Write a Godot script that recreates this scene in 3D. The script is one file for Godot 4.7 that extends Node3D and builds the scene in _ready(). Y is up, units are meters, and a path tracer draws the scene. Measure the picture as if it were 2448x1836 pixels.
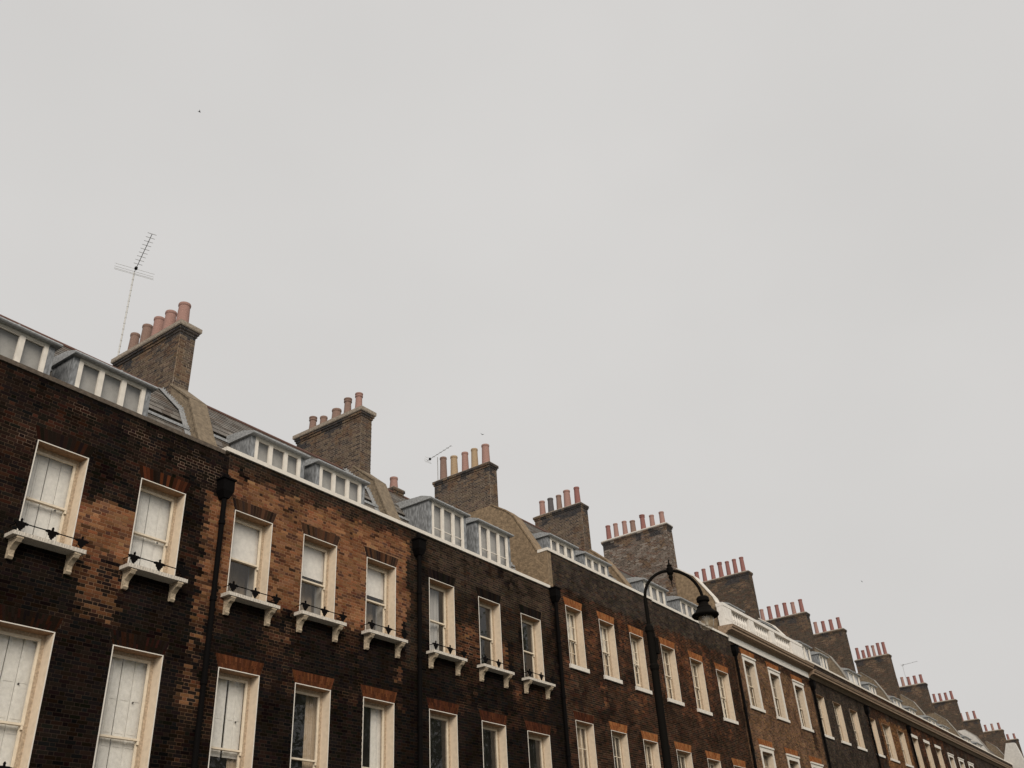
extends Node3D

# ---------------------------------------------------------------- mesh builder
class MB:
	var v := PackedVector3Array()
	var n := PackedVector3Array()
	var c := PackedColorArray()
	var col := Color(1, 1, 1)
	func tri(a: Vector3, b: Vector3, d: Vector3) -> void:      # counter-clockwise seen from outside
		var nn := (b - a).cross(d - a).normalized()
		v.append(a); v.append(d); v.append(b)
		n.append(nn); n.append(nn); n.append(nn)
		c.append(col); c.append(col); c.append(col)
	func quad(a: Vector3, b: Vector3, d: Vector3, e: Vector3) -> void:
		var nn := (b - a).cross(d - a).normalized()
		v.append(a); v.append(d); v.append(b); v.append(a); v.append(e); v.append(d)
		for i in 6:
			n.append(nn); c.append(col)
	func box(x0: float, y0: float, z0: float, x1: float, y1: float, z1: float) -> MB:
		var p := [Vector3(x0, y0, z0), Vector3(x1, y0, z0), Vector3(x1, y1, z0), Vector3(x0, y1, z0), Vector3(x0, y0, z1), Vector3(x1, y0, z1), Vector3(x1, y1, z1), Vector3(x0, y1, z1)]
		hexa(p)
		return self
	func hexa(p: Array) -> void:      # 0-3 back (z0) ring, 4-7 front (z1) ring
		quad(p[4], p[5], p[6], p[7]); quad(p[1], p[0], p[3], p[2])
		quad(p[0], p[4], p[7], p[3]); quad(p[5], p[1], p[2], p[6])
		quad(p[7], p[6], p[2], p[3]); quad(p[0], p[1], p[5], p[4])
	func bar(a: Vector3, b: Vector3, r: float, seg := 8, r2 := -1.0) -> MB:
		if r2 < 0.0: r2 = r
		var w := (b - a).normalized()
		var u := w.cross(Vector3(0.31, 0.87, 0.4)).normalized()
		var t := w.cross(u)
		for i in seg:
			var a0 := TAU * i / seg
			var a1 := TAU * (i + 1) / seg
			var d0 := u * cos(a0) + t * sin(a0)
			var d1 := u * cos(a1) + t * sin(a1)
			quad(a + d0 * r, a + d1 * r, b + d1 * r2, b + d0 * r2)
			tri(a, a + d1 * r, a + d0 * r); tri(b, b + d0 * r2, b + d1 * r2)
		return self
	func tube(pts: Array, r: float, seg := 8) -> MB:
		for i in pts.size() - 1: bar(pts[i], pts[i + 1], r, seg)
		return self
	func lathe(o: Vector3, prof: Array, seg := 16) -> MB:     # prof: Vector2(radius, height), bottom to top, smooth round
		for i in prof.size() - 1:
			var p0: Vector2 = prof[i]
			var p1: Vector2 = prof[i + 1]
			var sl := Vector2(p1.y - p0.y, p0.x - p1.x).normalized()
			for k in seg:
				var a0 := TAU * k / seg
				var a1 := TAU * (k + 1) / seg
				var d0 := Vector3(cos(a0), 0, -sin(a0))
				var d1 := Vector3(cos(a1), 0, -sin(a1))
				var A := o + d0 * p0.x + Vector3(0, p0.y, 0)
				var B := o + d1 * p0.x + Vector3(0, p0.y, 0)
				var D := o + d1 * p1.x + Vector3(0, p1.y, 0)
				var F := o + d0 * p1.x + Vector3(0, p1.y, 0)
				var n0 := (d0 * sl.x + Vector3(0, sl.y, 0)).normalized()
				var n1 := (d1 * sl.x + Vector3(0, sl.y, 0)).normalized()
				v.append(A); v.append(D); v.append(B); v.append(A); v.append(F); v.append(D)
				n.append(n0); n.append(n1); n.append(n1); n.append(n0); n.append(n0); n.append(n1)
				for j in 6: c.append(col)
		return self
	func prism(poly: PackedVector2Array, o: Vector3, u: Vector3, w: Vector3, ext: Vector3) -> MB:   # poly in (u, w), extruded both ways along ext
		var idx := Geometry2D.triangulate_polygon(poly)
		var cw := Geometry2D.is_polygon_clockwise(poly)
		var up := u.cross(w)
		var flip := (up.dot(ext) < 0.0)
		for i in range(0, idx.size(), 3):
			var a := poly[idx[i]]; var b := poly[idx[i + 1]]; var d := poly[idx[i + 2]]
			if (b - a).cross(d - a) < 0.0:
				var t := b; b = d; d = t
			var A := o + u * a.x + w * a.y
			var B := o + u * b.x + w * b.y
			var D := o + u * d.x + w * d.y
			if flip:
				tri(A - ext, B - ext, D - ext); tri(A + ext, D + ext, B + ext)
			else:
				tri(A + ext, B + ext, D + ext); tri(A - ext, D - ext, B - ext)
		var m := poly.size()
		for i in m:
			var j := (i + 1) % m
			var A := o + u * poly[i].x + w * poly[i].y
			var B := o + u * poly[j].x + w * poly[j].y
			var area_pos := signed(poly) > 0.0
			if area_pos != flip: quad(A - ext, B - ext, B + ext, A + ext)
			else: quad(B - ext, A - ext, A + ext, B + ext)
		return self
	func signed(poly: PackedVector2Array) -> float:
		var s := 0.0
		for i in poly.size(): s += poly[i].cross(poly[(i + 1) % poly.size()])
		return s
	func mesh() -> ArrayMesh:
		var a := []
		a.resize(Mesh.ARRAY_MAX)
		a[Mesh.ARRAY_VERTEX] = v; a[Mesh.ARRAY_NORMAL] = n; a[Mesh.ARRAY_COLOR] = c
		var m := ArrayMesh.new()
		m.add_surface_from_arrays(Mesh.PRIMITIVE_TRIANGLES, a)
		return m

var rng := RandomNumberGenerator.new()
var M := {}
var cam: Camera3D
var nz := FastNoiseLite.new()
var nz2 := FastNoiseLite.new()

func lin(r: float, g: float, b: float) -> Color: return Color(r, g, b).linear_to_srgb()

func obj(called: String, mb: MB, mat: Material, parent: Node) -> MeshInstance3D:
	var o := MeshInstance3D.new()
	o.name = called
	o.mesh = mb.mesh()
	o.material_override = mat
	parent.add_child(o, true)
	return o

func inst(called: String, mesh: Mesh, mat: Material, parent: Node, at: Vector3) -> MeshInstance3D:
	var o := MeshInstance3D.new()
	o.name = called; o.mesh = mesh; o.material_override = mat; o.position = at
	parent.add_child(o, true)
	return o

func thing(called: String, label: String, category: String, group := "") -> Node3D:
	var o := Node3D.new()
	o.name = called
	add_child(o, true)
	o.set_meta("label", label); o.set_meta("category", category)
	if group: o.set_meta("group", group)
	return o

# ---------------------------------------------------------------- materials
func noise_tex(freq: float, lo: float, hi: float, sd: int, normal := false, strength := 4.0, fractal := 4) -> NoiseTexture2D:
	var t := NoiseTexture2D.new()
	t.width = 512; t.height = 512; t.seamless = true
	var f := FastNoiseLite.new()
	f.noise_type = FastNoiseLite.TYPE_SIMPLEX_SMOOTH; f.frequency = freq; f.seed = sd; f.fractal_octaves = fractal
	t.noise = f
	if normal:
		t.as_normal_map = true; t.bump_strength = strength
	else:
		var g := Gradient.new()
		g.set_color(0, Color(lo, lo, lo)); g.set_color(1, Color(hi, hi, hi))
		t.color_ramp = g
	return t

func mat(alb: Color, rough: float, tex: Texture2D = null, scale := 1.0, nrm: Texture2D = null, nscale := 0.5) -> StandardMaterial3D:
	var m := StandardMaterial3D.new()
	m.albedo_color = alb; m.roughness = rough
	m.uv1_triplanar = true; m.uv1_world_triplanar = true; m.uv1_scale = Vector3.ONE * scale
	if tex: m.albedo_texture = tex
	if nrm:
		m.normal_enabled = true; m.normal_texture = nrm; m.normal_scale = nscale
	return m

func make_materials() -> void:
	var grain := noise_tex(0.05, 0.55, 1.0, 3, false, 4.0, 5)
	var patch := noise_tex(0.012, 0.91, 1.0, 5, false, 4.0, 6)
	var stain := noise_tex(0.018, 0.70, 1.0, 8, false, 4.0, 6)
	var bump := noise_tex(0.04, 0, 1, 11, true, 6.0)
	var b := mat(Color(1, 1, 1), 0.93, grain, 3.0, bump, 0.6)
	b.vertex_color_use_as_albedo = true
	b.metallic_specular = 0.12
	M.brick = b
	var mo := mat(Color(1, 1, 1), 0.97, grain, 5.0)
	mo.vertex_color_use_as_albedo = true
	mo.metallic_specular = 0.1
	M.mortar = mo
	M.core = mat(lin(.16, .11, .08), 0.95, grain, 1.0)
	M.reveal = mat(lin(.72, .60, .465), 0.7, patch, 0.8)
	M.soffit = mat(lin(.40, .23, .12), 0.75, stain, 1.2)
	M.white = mat(lin(.76, .71, .64), 0.55, patch, 0.7)
	M.sash = mat(lin(.78, .68, .54), 0.5, patch, 1.0)
	M.frame = mat(lin(.58, .45, .32), 0.7, stain, 1.4)
	var drip := noise_tex(0.03, 0.66, 1.0, 27, false, 4.0, 6)
	M.ledge = mat(lin(.80, .73, .64), 0.8, drip, 1.0, bump, 0.12)
	M.ledge.uv1_scale = Vector3(2.2, .5, 2.2)
	M.bracket = mat(lin(.62, .50, .36), 0.8, stain, 1.6, bump, 0.4)
	M.coping = mat(lin(.76, .71, .64), 0.8, patch, 1.2)
	M.oldcoping = mat(lin(.13, .10, .075), 0.9, stain, 0.9, bump, 0.4)
	var streak := noise_tex(0.014, 0.55, 1.0, 21, false, 4.0, 6)
	M.lead = mat(lin(.36, .375, .395), 0.55, streak, 1.0, bump, 0.25)
	M.lead.uv1_scale = Vector3(1.6, .5, 1.6)
	M.leadlight = mat(lin(.43, .445, .46), 0.5, stain, 1.3, bump, 0.2)
	M.slate = mat(lin(1, 1, 1), 0.75, grain, 2.0, bump, 0.5)
	M.slate.vertex_color_use_as_albedo = true
	M.render = mat(lin(.27, .21, .145), 0.95, stain, 0.6, bump, 0.7)
	M.ochre = mat(lin(.31, .222, .138), 0.95, stain, 0.5, bump, 0.5)
	M.palerender = mat(lin(.62, .60, .57), 0.9, patch, 0.5)
	M.stucco = mat(lin(.80, .76, .71), 0.75, patch, 0.5)
	M.stone = mat(lin(.40, .28, .19), 0.85, stain, 0.7, bump, 0.4)
	M.greycap = mat(lin(.36, .33, .29), 0.9, stain, 1.0)
	M.cap = mat(lin(.40, .335, .27), 0.95, stain, 1.1, bump, 0.6)
	M.capwhite = mat(lin(.72, .67, .60), 0.9, stain, 1.1)
	M.iron = mat(lin(.008, .007, .007), 0.5, grain, 3.0)
	M.lampiron = mat(lin(.011, .0095, .008), 0.45, grain, 3.0)
	for q in [M.iron, M.lampiron]:
		q.roughness = 0.8; q.metallic_specular = 0.15
	M.alu = mat(lin(.30, .30, .30), 0.45)
	M.alupale = mat(lin(.50, .50, .49), 0.5)
	M.pot_pink = mat(lin(.44, .255, .215), 0.85, stain, 2.5, bump, 0.3)
	M.pot_red = mat(lin(.345, .15, .132), 0.85, stain, 2.5, bump, 0.3)
	M.pot_buff = mat(lin(.50, .36, .22), 0.85, stain, 2.5, bump, 0.3)
	M.pot_brown = mat(lin(.31, .20, .16), 0.9, stain, 2.5, bump, 0.3)
	M.pot_grey = mat(lin(.13, .12, .125), 0.9, stain, 2.5, bump, 0.3)
	M.ridge = mat(lin(.17, .09, .07), 0.9, stain, 2.0)
	M.shutter = mat(lin(.80, .78, .73), 0.5, patch, 1.3)
	M.blind = mat(lin(.80, .77, .72), 0.8, patch, 0.9)
	M.curtain = mat(lin(.44, .34, .235), 0.9, patch, 1.5)
	M.net = mat(lin(.72, .68, .60), 0.9, patch, 1.5)
	M.greyblind = mat(lin(.36, .35, .33), 0.8, patch, 0.8)
	M.room = mat(lin(.20, .13, .09), 0.9, patch, 0.5)
	M.knob = mat(lin(.03, .02, .015), 0.4)
	var g := StandardMaterial3D.new()
	g.albedo_color = Color(0.5, 0.5, 0.5, 0.05); g.transparency = BaseMaterial3D.TRANSPARENCY_ALPHA
	g.roughness = 0.02; g.metallic_specular = 1.0
	M.glass = g
	var lg := StandardMaterial3D.new()
	lg.albedo_color = Color(0.75, 0.68, 0.58, 0.30); lg.transparency = BaseMaterial3D.TRANSPARENCY_ALPHA
	lg.roughness = 0.1; lg.metallic_specular = 0.6
	M.lampglass = lg
	M.asphalt = mat(lin(.05, .05, .05), 0.95, grain, 0.5)
	M.paving = mat(lin(.22, .21, .19), 0.9, grain, 0.7)
	M.grass = mat(lin(.06, .09, .03), 0.95, grain, 0.7)
	M.bark = mat(lin(.10, .08, .06), 0.95, stain, 1.0, bump, 1.0)
	var lf := mat(lin(.06, .10, .03), 0.7)
	lf.backlight_enabled = true; lf.backlight = lin(.04, .07, .015)
	M.leaf = lf
	M.bird = mat(lin(.03, .028, .028), 0.8)

# ---------------------------------------------------------------- brick colours
var PAL := {
	"black": [[[0.0131, 0.0107, 0.0097], [0.0179, 0.0131, 0.011], [0.0248, 0.0144, 0.011], [0.0117, 0.011, 0.011], [0.0193, 0.0127, 0.0103]], [0.0544, 0.0395, 0.0312]],
	"redsoot": [[[0.0416, 0.0216, 0.0149], [0.0267, 0.0171, 0.0133], [0.0624, 0.0245, 0.0156], [0.0208, 0.0164, 0.0141], [0.0327, 0.0193, 0.0145]], [0.1156, 0.078, 0.0549]],
	"sootbrown": [[[0.0377, 0.0261, 0.0189], [0.0504, 0.0299, 0.0197], [0.0283, 0.0217, 0.0173], [0.0629, 0.0347, 0.022], [0.0315, 0.0261, 0.0212]], [0.1262, 0.0909, 0.0656]],
	"orange": [[[0.3417, 0.1547, 0.0749], [0.2837, 0.1176, 0.0578], [0.3781, 0.1888, 0.0953], [0.2399, 0.099, 0.0527], [0.3127, 0.1423, 0.0699], [0.1454, 0.0712, 0.0477], [0.3272, 0.1624, 0.0834]], [0.4938, 0.2858, 0.1698]],
	"orangepoint": [[[0.2025, 0.081, 0.0378], [0.1418, 0.0594, 0.0311], [0.243, 0.1188, 0.0567], [0.1013, 0.0446, 0.027], [0.0486, 0.0297, 0.0216], [0.0297, 0.0223, 0.0189]], [0.364, 0.217, 0.133]],
	"brownpoint": [[[0.063, 0.0449, 0.0335], [0.0482, 0.0353, 0.0275], [0.0778, 0.0536, 0.0384], [0.039, 0.031, 0.0256]], [0.2125, 0.1452, 0.101]],
	"palepoint": [[[.024, .0145, .0105], [.018, .0125, .010], [.034, .0170, .012]], [.36, .255, .19]],
	"darkpoint": [[[0.039, 0.0202, 0.0137], [0.0247, 0.0163, 0.0123], [0.0572, 0.0254, 0.0163], [0.0195, 0.0153, 0.013]], [0.1625, 0.0988, 0.0611]],
	"umber": [[[0.0714, 0.0365, 0.024], [0.0497, 0.0296, 0.0209], [0.101, 0.0435, 0.0264], [0.0389, 0.0264, 0.0201], [0.0807, 0.0466, 0.0302]], [0.2074, 0.1374, 0.0933]],
	"russet": [[[0.1725, 0.066, 0.0338], [0.132, 0.054, 0.03], [0.2175, 0.093, 0.0465], [0.09, 0.0435, 0.027], [0.063, 0.0345, 0.0248]], [0.279, 0.162, 0.099]],
	"clean": [[[0.2608, 0.1475, 0.0849], [0.2174, 0.1219, 0.0732], [0.3042, 0.173, 0.0907], [0.16, 0.0983, 0.0675], [0.2348, 0.1415, 0.0886]], [0.4351, 0.2822, 0.1882]],
	"grey": [[[0.087, 0.0661, 0.0522], [0.0679, 0.0539, 0.0444], [0.1061, 0.0766, 0.0565], [0.0557, 0.0461, 0.0409]], [0.1522, 0.1177, 0.0934]],
	"tan": [[[0.308, 0.1512, 0.0658], [0.252, 0.1176, 0.0532], [0.35, 0.1778, 0.0798], [0.189, 0.091, 0.049]], [0.336, 0.21, 0.126]],
	"chimney": [[[0.2143, 0.1633, 0.1236], [0.1644, 0.1268, 0.1005], [0.2572, 0.1925, 0.1391], [0.1286, 0.105, 0.0927], [0.1857, 0.1312, 0.1051]], [0.5456, 0.4488, 0.3608]],
	"chimney_soot": [[[0.084, 0.0768, 0.0792], [0.102, 0.0876, 0.0816], [0.0696, 0.0672, 0.0732]], [0.224, 0.196, 0.182]],
	"chimney_warm": [[[0.2187, 0.1418, 0.0979], [0.1762, 0.1188, 0.0885], [0.2551, 0.1823, 0.1242], [0.1215, 0.0932, 0.0823]], [0.4567, 0.3386, 0.2441]],
	"chimney_pale": [[[0.276, 0.2242, 0.1898], [0.2185, 0.1725, 0.1437], [0.23, 0.1495, 0.115], [0.3795, 0.3277, 0.2818], [0.1667, 0.1357, 0.115]], [0.468, 0.403, 0.3445]],
	"chimney_dark": [[[0.1372, 0.1107, 0.0874], [0.1098, 0.0924, 0.0772], [0.1714, 0.126, 0.0947], [0.1509, 0.0993, 0.0757]], [0.2674, 0.2208, 0.1759]],
}
# patches per wall: [x0, x1, y0, y1, ragged edge, palette, share]; the first that holds wins
var PATCH := {
	1: [[9.30, 10.66, 8.75, 9.98, .10, "orange", .93], [9.36, 10.62, 8.25, 8.80, .12, "orangepoint", .9], [9.75, 10.50, 7.55, 8.35, .12, "orangepoint", .8],
		[12.42, 12.98, 8.6, 11.05, .10, "orange", .9], [12.35, 12.85, 6.3, 8.7, .12, "orangepoint", .75], [12.2, 12.8, 5.0, 7.2, .2, "darkpoint", .5],
		[11.5, 12.5, 11.35, 12.0, .35, "palepoint", .36], [12.1, 12.6, 10.9, 11.5, .25, "palepoint", .35], [7.2, 8.1, 10.6, 11.4, .3, "palepoint", .25], [7.9, 11.0, 11.75, 12.0, .15, "palepoint", .14],
		[5.0, 9.3, 9.4, 12.1, .5, "redsoot", .8], [9.3, 12.4, 8.9, 12.2, .4, "redsoot", .45], [8.6, 12.3, 7.2, 7.6, .15, "redsoot", .35]],
	2: [[12.9, 19.45, 8.85, 11.85, .22, "orange", .96], [12.95, 13.3, 8.3, 9.0, .1, "orangepoint", .8], [14.6, 15.5, 8.1, 8.95, .15, "orangepoint", .8], [16.9, 17.6, 8.2, 8.9, .15, "darkpoint", .8],
		[12.9, 19.45, 11.75, 12.15, .25, "umber", .9], [12.9, 20.0, 12.0, 12.6, .0, "sootbrown", 1.0], [19.45, 20.0, 8.2, 12.2, .0, "sootbrown", 1.0], [14.4, 15.5, 6.9, 8.3, .25, "darkpoint", .55], [12.9, 13.2, 5, 8.4, .1, "darkpoint", .6], [16.7, 17.8, 6.6, 8.0, .25, "darkpoint", .3], [18.9, 19.3, 7.1, 8.3, .08, "russet", .5]],
	3: [[21.70, 22.80, 8.95, 9.95, .10, "orangepoint", .9], [21.60, 22.75, 8.2, 9.0, .15, "darkpoint", .9], [24.05, 24.35, 8.7, 9.75, .06, "orangepoint", .8], [24.1, 24.9, 8.0, 8.62, .12, "russet", .85],
		[20.6, 27.0, 10.95, 12.5, .25, "brownpoint", .85], [21.0, 27.3, 9.4, 11.2, .4, "darkpoint", .25], [20.0, 27.3, 9.0, 12.5, .3, "sootbrown", .7], [24.2, 26.9, 7.4, 9.4, .3, "darkpoint", .4], [21.7, 25.2, 7.2, 8.4, .3, "darkpoint", .3]],
	4: [[27.3, 35.3, 12.55, 14.0, .12, "grey", .95], [29.5, 30.2, 9.3, 11.6, .25, "russet", .6], [30.3, 33.6, 8.7, 9.55, .25, "russet", .6], [27.7, 28.3, 8.4, 10.0, .1, "russet", .5], [31.8, 32.6, 10.4, 12.3, .3, "russet", .6], [27.3, 35.3, 6, 12.6, .3, "umber", .75]],
	5: [[35.1, 43.4, 12.75, 14.0, .15, "grey", .95], [36.6, 38.2, 10.8, 12.7, .35, "russet", .8], [39.5, 40.9, 10.8, 12.6, .3, "russet", .75], [35.2, 42.6, 9.0, 12.8, .5, "russet", .3], [35.1, 43.4, 6, 13, .3, "umber", .9]],
	6: [[43.2, 54.2, 13.1, 13.8, .12, "umber", .9], [43.2, 44.0, 8.0, 13.4, .15, "grey", .35], [52.6, 53.3, 9.5, 10.6, .1, "umber", .9], [43.2, 54.2, 7, 14, 0, "clean", .97]],
	7: [[54.0, 64.2, 8, 14.8, 0, "grey", .9]],
	8: [[67.0, 73.8, 9, 13.1, .25, "tan", .95], [64.0, 75, 8, 15, 0, "umber", .8]],
	9: [[73.9, 85, 9, 15, 0, "russet", .35]],
	10: [[84, 96, 9, 15, 0, "umber", .7]],
}
var BASE := {1: "black", 2: "black", 3: "black", 4: "redsoot", 5: "redsoot", 6: "umber", 7: "sootbrown", 8: "grey", 9: "umber", 10: "grey", 11: "grey", 12: "grey", 13: "grey", 14: "grey"}

func pick(pal: String, x: float, y: float) -> Array:
	var P: Array = PAL[pal]
	var l: Array = P[0]
	var q: Array = l[rng.randi() % l.size()]
	var f: float = [0.82, 0.94, 1.06, 1.18][rng.randi() % 4]
	var m: Array = P[1]
	var mf := 0.8 + 0.4 * rng.randf()
	return [Color(q[0] * f, q[1] * f, q[2] * f), Color(m[0] * mf, m[1] * mf, m[2] * mf)]

func wall_tone(h: int, x: float, y: float) -> Array:
	var e := nz.get_noise_2d(x * 60.0, y * 60.0) * 1.3 + nz2.get_noise_2d(x * 160.0, y * 160.0) * 0.9
	var out := pick(BASE[h], x, y)
	if PATCH.has(h):
		var L: Array = PATCH[h]
		for i in range(L.size() - 1, -1, -1):
			var p: Array = L[i]
			var d: float = min(min(x - p[0], p[1] - x), min(y - p[2], p[3] - y))
			if d < -p[4] - .05: continue
			var w := smoothstep(-.06, .08, d + e * p[4] * .8 + (rng.randf() - .5) * .10) if p[4] > 0.0 else (1.0 if d > 0.0 else 0.0)
			if p[6] < .9:
				var s := nz2.get_noise_2d(x * 55.0 + 91.0 * p[0], y * 55.0 + 37.0) + nz.get_noise_2d(x * 190.0 + 5.0, y * 190.0) * .5
				w *= smoothstep(-.12, .12, p[6] - .5 - s + (rng.randf() - .5) * .3)
			elif rng.randf() > p[6]: w *= .35
			if w < .02: continue
			var q := pick(p[5], x, y)
			out = [out[0].lerp(q[0], w), out[1].lerp(q[1], w)]
	var g := 1.0 + nz.get_noise_2d(x * 110.0 + 300.0, y * 110.0) * .45 + nz2.get_noise_2d(x * 35.0, y * 35.0 + 50.0) * .3
	return [snap(out[0] * g), out[1] * g]

func snap(c: Color) -> Color:      # a limited set of brick tones
	return Color(tone_step(c.r), tone_step(c.g), tone_step(c.b))
func tone_step(v: float) -> float: return exp(roundf(log(maxf(v, .004)) * 7.0) / 7.0)

# ---------------------------------------------------------------- laying bricks
# one plane of Flemish bond: local u along U, v up, out along N; holes: [u0, u1, v0, v1]
var keep := []        # bricks that may become single parts: [pixel area, u0, v0, u1, v1, out, colour]
func lay(bm: MB, mm: MB, o: Vector3, U: Vector3, N: Vector3, u0: float, u1: float, v0: float, v1: float, holes: Array, tone: Callable, collect := false, single := {}) -> void:
	var row := 0
	var v := v0
	var pitch := 0.075
	while v < v1 - 0.01:
		var vt: float = min(v + pitch, v1)
		# free intervals of this course
		var seg := [[u0, u1, v, vt]]
		for h in holes:
			if h[3] <= v + 0.004 or h[2] >= vt - 0.004: continue
			var out := []
			for s in seg:
				if h[1] <= s[0] + 0.002 or h[0] >= s[1] - 0.002:
					out.append(s); continue
				if h[0] > s[0] + 0.01: out.append([s[0], h[0], s[2], s[3]])
				if h[1] < s[1] - 0.01: out.append([h[1], s[1], s[2], s[3]])
				var a: float = max(s[0], h[0]); var b: float = min(s[1], h[1])
				if h[3] < s[3] - 0.012: out.append([a, b, h[3], s[3]])
				elif h[2] > s[2] + 0.012: out.append([a, b, s[2], h[2]])
			seg = out
		for s in seg:
			# bond positions: stretcher 0.225, header 0.1125 pitch
			var per := 0.3375
			var off := (0.0 if row % 2 == 0 else 0.16875)
			var k := floori((s[0] - off) / per)
			while true:
				var st: float = k * per + off
				if st >= s[1]: break
				for part in 2:
					var a: float = max(st if part == 0 else st + 0.225, s[0])
					var b: float = min(st + 0.225 if part == 0 else st + per, s[1])
					if b - a < 0.015: continue
					var cu := (a + b) * 0.5; var cv: float = (s[2] + s[3]) * 0.5
					var t: Array = tone.call(cu, cv)
					mm.col = t[1]
					var P: Vector3 = o + U * a + Vector3(0, s[2], 0) - N * 0.0035
					mm.quad(P, P + U * (b - a), P + U * (b - a) + Vector3(0, s[3] - s[2], 0), P + Vector3(0, s[3] - s[2], 0))
					var j := 0.0072
					var out := rng.randf() * 0.0035
					var rec := [0.0, a + j, s[2] + j, b - j, s[3] - j, out, t[0]]
					if rec[3] - rec[1] < 0.01 or rec[4] - rec[2] < 0.01: continue
					if collect: keep.append(rec)
					else: brick(bm, o, U, N, rec)
				k += 1
		v += pitch
		row += 1

func brick(bm: MB, o: Vector3, U: Vector3, N: Vector3, r: Array) -> void:
	bm.col = r[6]
	var a: Vector3 = o + U * float(r[1]) + Vector3(0, r[2], 0) - N * 0.012
	var w: Vector3 = U * (r[3] - r[1])
	var h := Vector3(0, r[4] - r[2], 0)
	var f: Vector3 = N * (0.012 + r[5])
	bm.quad(a + f, a + w + f, a + w + h + f, a + h + f)
	bm.quad(a, a + f, a + h + f, a + h)
	bm.quad(a + w + f, a + w, a + w + h, a + w + h + f)
	bm.quad(a + h + f, a + h + w + f, a + h + w, a + h)
	bm.quad(a, a + w, a + w + f, a + f)

func to_frame(p: Vector3) -> Vector2:      # 0..1 across and down the picture
	var q := cam.transform.affine_inverse() * p
	if q.z > -.1: return Vector2(-1, -1)
	var t := tan(deg_to_rad(cam.fov) * .5)
	return Vector2(.5 + .5 * q.x / (-q.z * t * 4.0 / 3.0), .5 - .5 * q.y / (-q.z * t))

func flush(bm: MB, wall: Node, singles: int) -> void:
	if singles > 0:
		for r in keep:
			var p := Vector3((r[1] + r[3]) * 0.5, (r[2] + r[4]) * 0.5, 0)
			var d := p - cam.position
			var L := d.length()
			var s := to_frame(p)
			r[0] = (r[3] - r[1]) * (r[4] - r[2]) * absf(d.z) / (L * L * L)
			if s.x < 0 or s.x > 1 or s.y < 0 or s.y > 1: r[0] = 0.0
		keep.sort_custom(func(x, y): return x[0] > y[0])
	var cache := {}
	for i in keep.size():
		var r: Array = keep[i]
		if i < singles and r[0] > 0.0:
			var key := "%d %d %d %d %d" % [roundi((r[3] - r[1]) * 200), roundi((r[4] - r[2]) * 250), roundi(r[6].r * 4000), roundi(r[6].g * 4000), roundi(r[6].b * 4000)]
			if not cache.has(key):
				var m := MB.new()
				var w: float = r[3] - r[1]; var h: float = r[4] - r[2]
				brick(m, Vector3.ZERO, Vector3.RIGHT, Vector3.BACK, [0, -w / 2, -h / 2, w / 2, h / 2, 0.0, r[6]])
				cache[key] = m.mesh()
			inst("brick", cache[key], M.brick, wall, Vector3((r[1] + r[3]) * 0.5, (r[2] + r[4]) * 0.5, r[5]))
		else:
			brick(bm, Vector3.ZERO, Vector3.RIGHT, Vector3.BACK, r)
	keep = []

# ---------------------------------------------------------------- openings
func arch(mb: MB, mm: MB, o: Dictionary, cols: Array, mort: Array) -> void:
	var n: int = o.get("vous", 15 if o.y1 > 8.5 and o.x0 < 27.0 else 23)
	var hgt: float = o.get("arch", 0.30)
	var cx: float = (o.x0 + o.x1) * 0.5
	var hb: float = (o.x1 - o.x0) * 0.5 + 0.01
	var ht: float = hb + hgt * 0.36
	var y0: float = o.y1; var y1: float = o.y1 + hgt
	mm.col = Color(mort[0], mort[1], mort[2])
	mm.quad(Vector3(cx - hb, y0, -.0035), Vector3(cx + hb, y0, -.0035), Vector3(cx + ht, y1, -.0035), Vector3(cx - ht, y1, -.0035))
	for i in n:
		var a := -1.0 + 2.0 * (i + 0.07) / n
		var b := -1.0 + 2.0 * (i + 0.93) / n
		var q: Array = cols[rng.randi() % cols.size()]
		var f := (0.7 + 0.6 * rng.randf()) if n == 15 else (0.86 + 0.28 * rng.randf())
		mb.col = Color(q[0] * f, q[1] * f, q[2] * f)
		var z := rng.randf() * 0.004
		var cuts := [0.0, 1.0]
		if n != 15: cuts = [0.0, (.36 if i % 2 == 0 else .62) + (rng.randf() - .5) * .06, 1.0]
		for k in cuts.size() - 1:
			var t0: float = cuts[k] + (.012 if k > 0 else .010); var t1: float = cuts[k + 1] - .014
			if k > 0:
				f = .78 + .44 * rng.randf()
				q = cols[rng.randi() % cols.size()]
				mb.col = Color(q[0] * f, q[1] * f, q[2] * f)
			var w0: float = lerp(hb, ht, t0); var w1: float = lerp(hb, ht, t1)
			var ya: float = lerp(y0, y1, t0); var yb: float = lerp(y0, y1, t1)
			var p := []
			for zz in [-.012, z]:
				p.append(Vector3(cx + a * w0, ya, zz)); p.append(Vector3(cx + b * w0, ya, zz)); p.append(Vector3(cx + b * w1, yb, zz)); p.append(Vector3(cx + a * w1, yb, zz))
			mb.hexa(p)

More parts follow.
